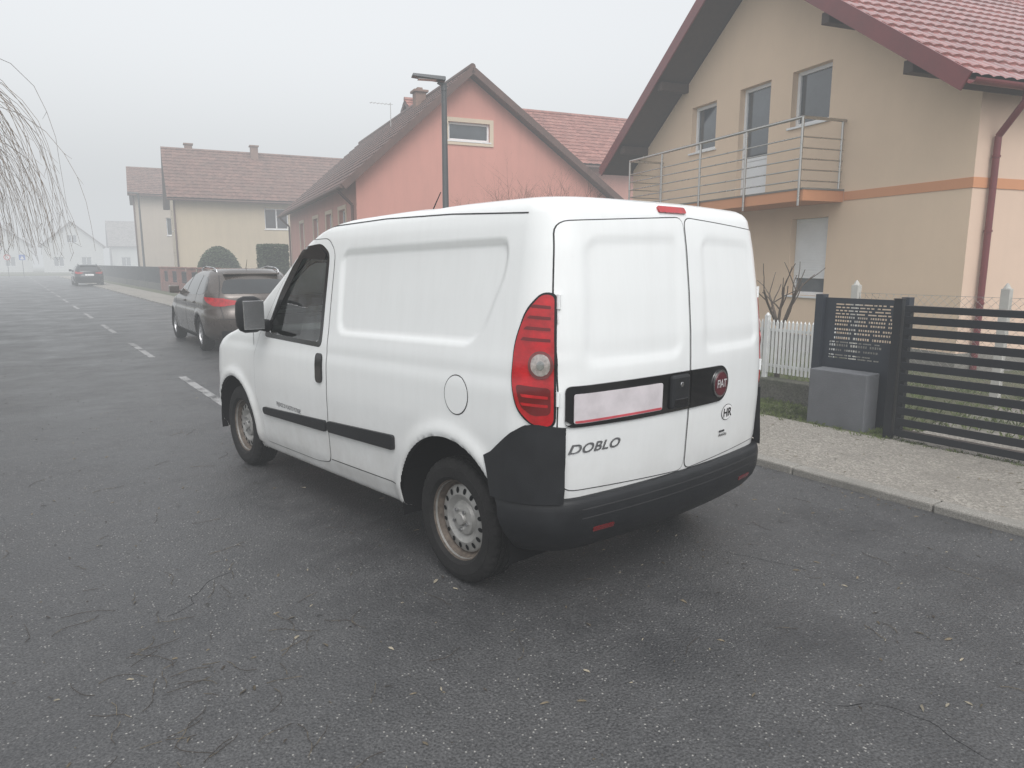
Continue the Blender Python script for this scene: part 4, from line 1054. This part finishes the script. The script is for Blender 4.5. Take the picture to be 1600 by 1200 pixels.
def hedge(name,label,loc,sx,sy,h,dome):
    root=empty(name,loc,0,label,'hedge'); V=MB(); rnd=random.Random(int(sx*100))
    core=MB(); n=20
    if dome:
        prof=[(0.01,h*.95),(sx*.35,h*.9),(sx*.62,h*.75),(sx*.85,h*.5),(sx*.9,h*.25),(sx*.8,0)]
        for i in range(n):
            a=2*math.pi*i/n
            for r,z in prof: core.v.append((r*math.cos(a),r*math.sin(a),z))
        for i in range(n):
            for k in range(5): core.f.append([i*6+k,i*6+k+1,((i+1)%n)*6+k+1,((i+1)%n)*6+k]); core.m.append(0)
    else: core.box(-sx*.93,sx*.93,-sy*.93,sy*.93,0,h*.96)
    core.obj('hedge_core',root,(M('hedge_dark',(.012,.018,.008),.9),),smooth=dome)
    for i in range(7000):
        if dome:
            a=rnd.uniform(0,6.28); t=rnd.uniform(0,1); r=sx*(1+rnd.gauss(0,.03))*math.sqrt(max(0,1-t**2.6)); p=Vector((r*math.cos(a),r*math.sin(a),h*t*(1+rnd.gauss(0,.012))))
        else:
            f=rnd.random(); x=rnd.uniform(-sx,sx);y=rnd.uniform(-sy,sy);z=rnd.uniform(0,h)
            if f<.4: y=-sy
            elif f<.7: x=-sx
            elif f<.85: x=sx
            else: z=h
            p=Vector((x+rnd.gauss(0,.02),y+rnd.gauss(0,.02),z+rnd.gauss(0,.02)))
        a=Vector((rnd.gauss(0,1),rnd.gauss(0,1),rnd.gauss(0,1))).normalized()*.05; b=a.orthogonal().normalized()*.03
        V.add([p-a,p+b,p+a,p-b],[(0,1,2,3)])
    V.obj('foliage',root,(M('hedge_leaf',(.035,.055,.022),.7,var=.5,vs=3),))
hedge('round_hedge','clipped round green hedge bush behind garden fence',(8.1,35.5,0),1.05,1.05,2.3,True)
hedge('square_hedge','clipped square green hedge bush behind garden fence',(9.1,30.4,0),.5,.5,2.3,False)

BARK=M('bark',(.10,.08,.065),.9,var=.3,vs=10,bump=.5,bs=30)
def branch(mb,p,d,L,r,depth,rnd,spread=.6,seg=6,up=.1):
    n=4;q=p
    for k in range(n):
        d=(d+Vector((rnd.gauss(0,.12),rnd.gauss(0,.12),rnd.gauss(0,.08)+up*.2))).normalized(); e=q+d*L/n; r1=r*(1-.45*(k+1)/n)
        mb.cyl(q,e,r*(1-.45*k/n),r1,seg,cap=False); q=e
        if depth>0 and k>=1:
            for _ in range(rnd.choice([1,2])):
                dd=(d+Vector((rnd.gauss(0,spread),rnd.gauss(0,spread),rnd.gauss(.1,spread*.6)))).normalized(); branch(mb,q,dd,L*rnd.uniform(.5,.75),r1*.6,depth-1,rnd,spread,max(4,seg-1),up)
def bare(name,label,loc,h,r,depth,seed,n=1,spread=.6,tr=.35):
    rnd=random.Random(seed); root=empty(name,loc,0,label,'tree'); t=MB(); t.cyl((0,0,-.02),(0,0,h*tr),r*1.2,r,10); t.obj('trunk',root,(BARK,),smooth=True)
    c=MB()
    for i in range(n):
        a=6.28*i/n+rnd.uniform(-.4,.4); branch(c,Vector((0,0,h*tr-.02)),Vector((math.cos(a)*.5,math.sin(a)*.5,1)).normalized(),h*(.9-tr),r*.75,depth,rnd,spread)
    c.obj('crown',root,(BARK,),smooth=True)
bare('bare_fruit_tree','small bare fruit tree behind the white picket fence',(8.2,5.6,0),1.45,.030,1,5,5,spread=.45,tr=.5)
bare('bare_shrub','bare branching shrub in the garden beside the lamp',(8.6,12.4,0),2.30,.04,4,8,7)
bare('bare_shrub','bare branching shrub in the garden beside the pink house',(9.9,12.2,0),2.25,.04,4,11,7)
rnd=random.Random(21); wl=empty('willow_tree',(-5.75,18.5,0),0,'bare weeping willow with hanging pale twigs over the road','tree')
t=MB(); t.cyl((0,0,-.05),(0.1,0,1.6),.38,.30,16); t.cyl((0.1,0,1.6),(.15,.1,3.2),.30,.26,16)
t.obj('trunk',wl,(BARK,),smooth=True)
c=MB(); ends=[]
for i in range(15):
    a=6.28*i/15+rnd.uniform(-.2,.2); p=Vector((.15,.1,3.1)); d=Vector((math.cos(a)*.5,math.sin(a)*.5,1)).normalized(); r=.12
    for k in range(9):
        e=p+d*.66; c.cyl(p,e,r,r*.80,8,cap=False); p=e; r*=.80; ends.append((p.copy(),a))
        d=(d+Vector((math.cos(a)*.17,math.sin(a)*.17,-.16))+Vector((rnd.gauss(0,.1),rnd.gauss(0,.1),0))).normalized()
ends=[e for k,e in enumerate(ends) if k%9>=2]
for i in range(4600):
    p,a=rnd.choice(ends); p=p+Vector((rnd.gauss(0,.3),rnd.gauss(0,.3),rnd.gauss(0,.2))); a+=rnd.gauss(0,.8)
    d=Vector((math.cos(a)*.8,math.sin(a)*.8,.15)).normalized(); L=rnd.uniform(2.0,5.0); n=10; r=.0075
    for k in range(n):
        e=p+d*(L/n)
        if e.z<1.7: break
        c.cyl(p,e,r,r*.88,3,cap=False,m=1); p=e; r*=.88
        if k>2 and rnd.random()<.3:
            g=d+Vector((rnd.gauss(0,.5),rnd.gauss(0,.5),0)); c.cyl(p,p+g.normalized()*.18,.004,.002,3,cap=False,m=1)
        d=(d+Vector((rnd.gauss(0,.12),rnd.gauss(0,.12),-.55))).normalized()
c.obj('crown',wl,(BARK,M('willow_twig',(.15,.105,.07),.8,var=.3)))

def sign(loc,kind,label):
    root=empty('road_sign',loc,0,label,'road sign'); p=MB(); p.cyl((0,0,0),(0,0,2.5),.03,seg=10); p.obj('pole',root,(GALV,))
    s=MB()
    if kind=='round':
        s.cyl((0,-.04,2.2),(0,-.05,2.2),.32,seg=28,m=0); s.cyl((0,-.05,2.2),(0,-.055,2.2),.23,seg=28,m=1)
    else:
        s.box(-.3,.3,-.05,-.04,1.9,2.5,0); s.add([(-.2,-.054,1.98),(.2,-.054,1.98),(0,-.054,2.38)],[(0,1,2)],1)
    s.obj('sign_plate',root,(M('sign_'+kind,(.5,.02,.03) if kind=='round' else (.02,.10,.42),.5),M('sign_white',(.7,.7,.7),.5)))
sign((.0,98,0),'round','round red and white road sign at the junction'); sign((1.4,99,0),'square','square blue road sign at the junction')

# ------------------------------------------------------------------ sky, fog, light, camera
sk=MB(); sk.box(-340,340,-290,440,-3,42); so=sk.obj('sky',None,()); so['kind']='structure'  # box of fog around the whole scene, doubling as the sky backdrop
m=bpy.data.materials.new('fog'); m.use_nodes=True; nt=m.node_tree; nt.nodes.clear(); out=nt.nodes.new('ShaderNodeOutputMaterial')
ab=nt.nodes.new('ShaderNodeVolumeAbsorption'); ab.inputs[0].default_value=(0,0,0,1); BETA=.0090; ab.inputs[1].default_value=BETA
em=nt.nodes.new('ShaderNodeEmission'); em.inputs[0].default_value=(.660,.683,.702,1); em.inputs[1].default_value=BETA  # added glow in the fog, standing in for light it would scatter
ad=nt.nodes.new('ShaderNodeAddShader'); nt.links.new(ab.outputs[0],ad.inputs[0]); nt.links.new(em.outputs[0],ad.inputs[1]); nt.links.new(ad.outputs[0],out.inputs['Volume'])
so.data.materials.append(m)

w=bpy.data.worlds.new('World'); scene.world=w; w.use_nodes=True; nt=w.node_tree; nt.nodes.clear()
out=nt.nodes.new('ShaderNodeOutputWorld'); bg=nt.nodes.new('ShaderNodeBackground'); sky=nt.nodes.new('ShaderNodeTexSky'); sky.sky_type='NISHITA'; sky.sun_disc=False
sky.sun_elevation=R(48); sky.sun_rotation=R(200); sky.dust_density=3; sky.air_density=1.2
hs=nt.nodes.new('ShaderNodeHueSaturation'); hs.inputs['Saturation'].default_value=.12; hs.inputs['Value'].default_value=2.1
nt.links.new(sky.outputs[0],hs.inputs['Color']); nt.links.new(hs.outputs[0],bg.inputs[0]); bg.inputs[1].default_value=.15; nt.links.new(bg.outputs[0],out.inputs[0])
sl=bpy.data.lights.new('sun','SUN'); sl.energy=1.3; sl.angle=R(40); sl.color=(1,.98,.95); s=bpy.data.objects.new('sun',sl); COL.objects.link(s)
s.rotation_euler=Vector((.25,.55,-1.25)).to_track_quat('-Z','Y').to_euler()

cam=bpy.data.cameras.new('camera'); cam.sensor_width=36; cam.lens=1110/1600*36; cam.clip_end=1500; cam.clip_start=.05
co=bpy.data.objects.new('camera',cam); COL.objects.link(co); co.location=(0,0,1.558+.02); co.rotation_euler=(math.pi/2-.1688,0,-R(34.99)); scene.camera=co
scene.view_settings.view_transform='Standard'; scene.view_settings.look='None'; scene.view_settings.exposure=0
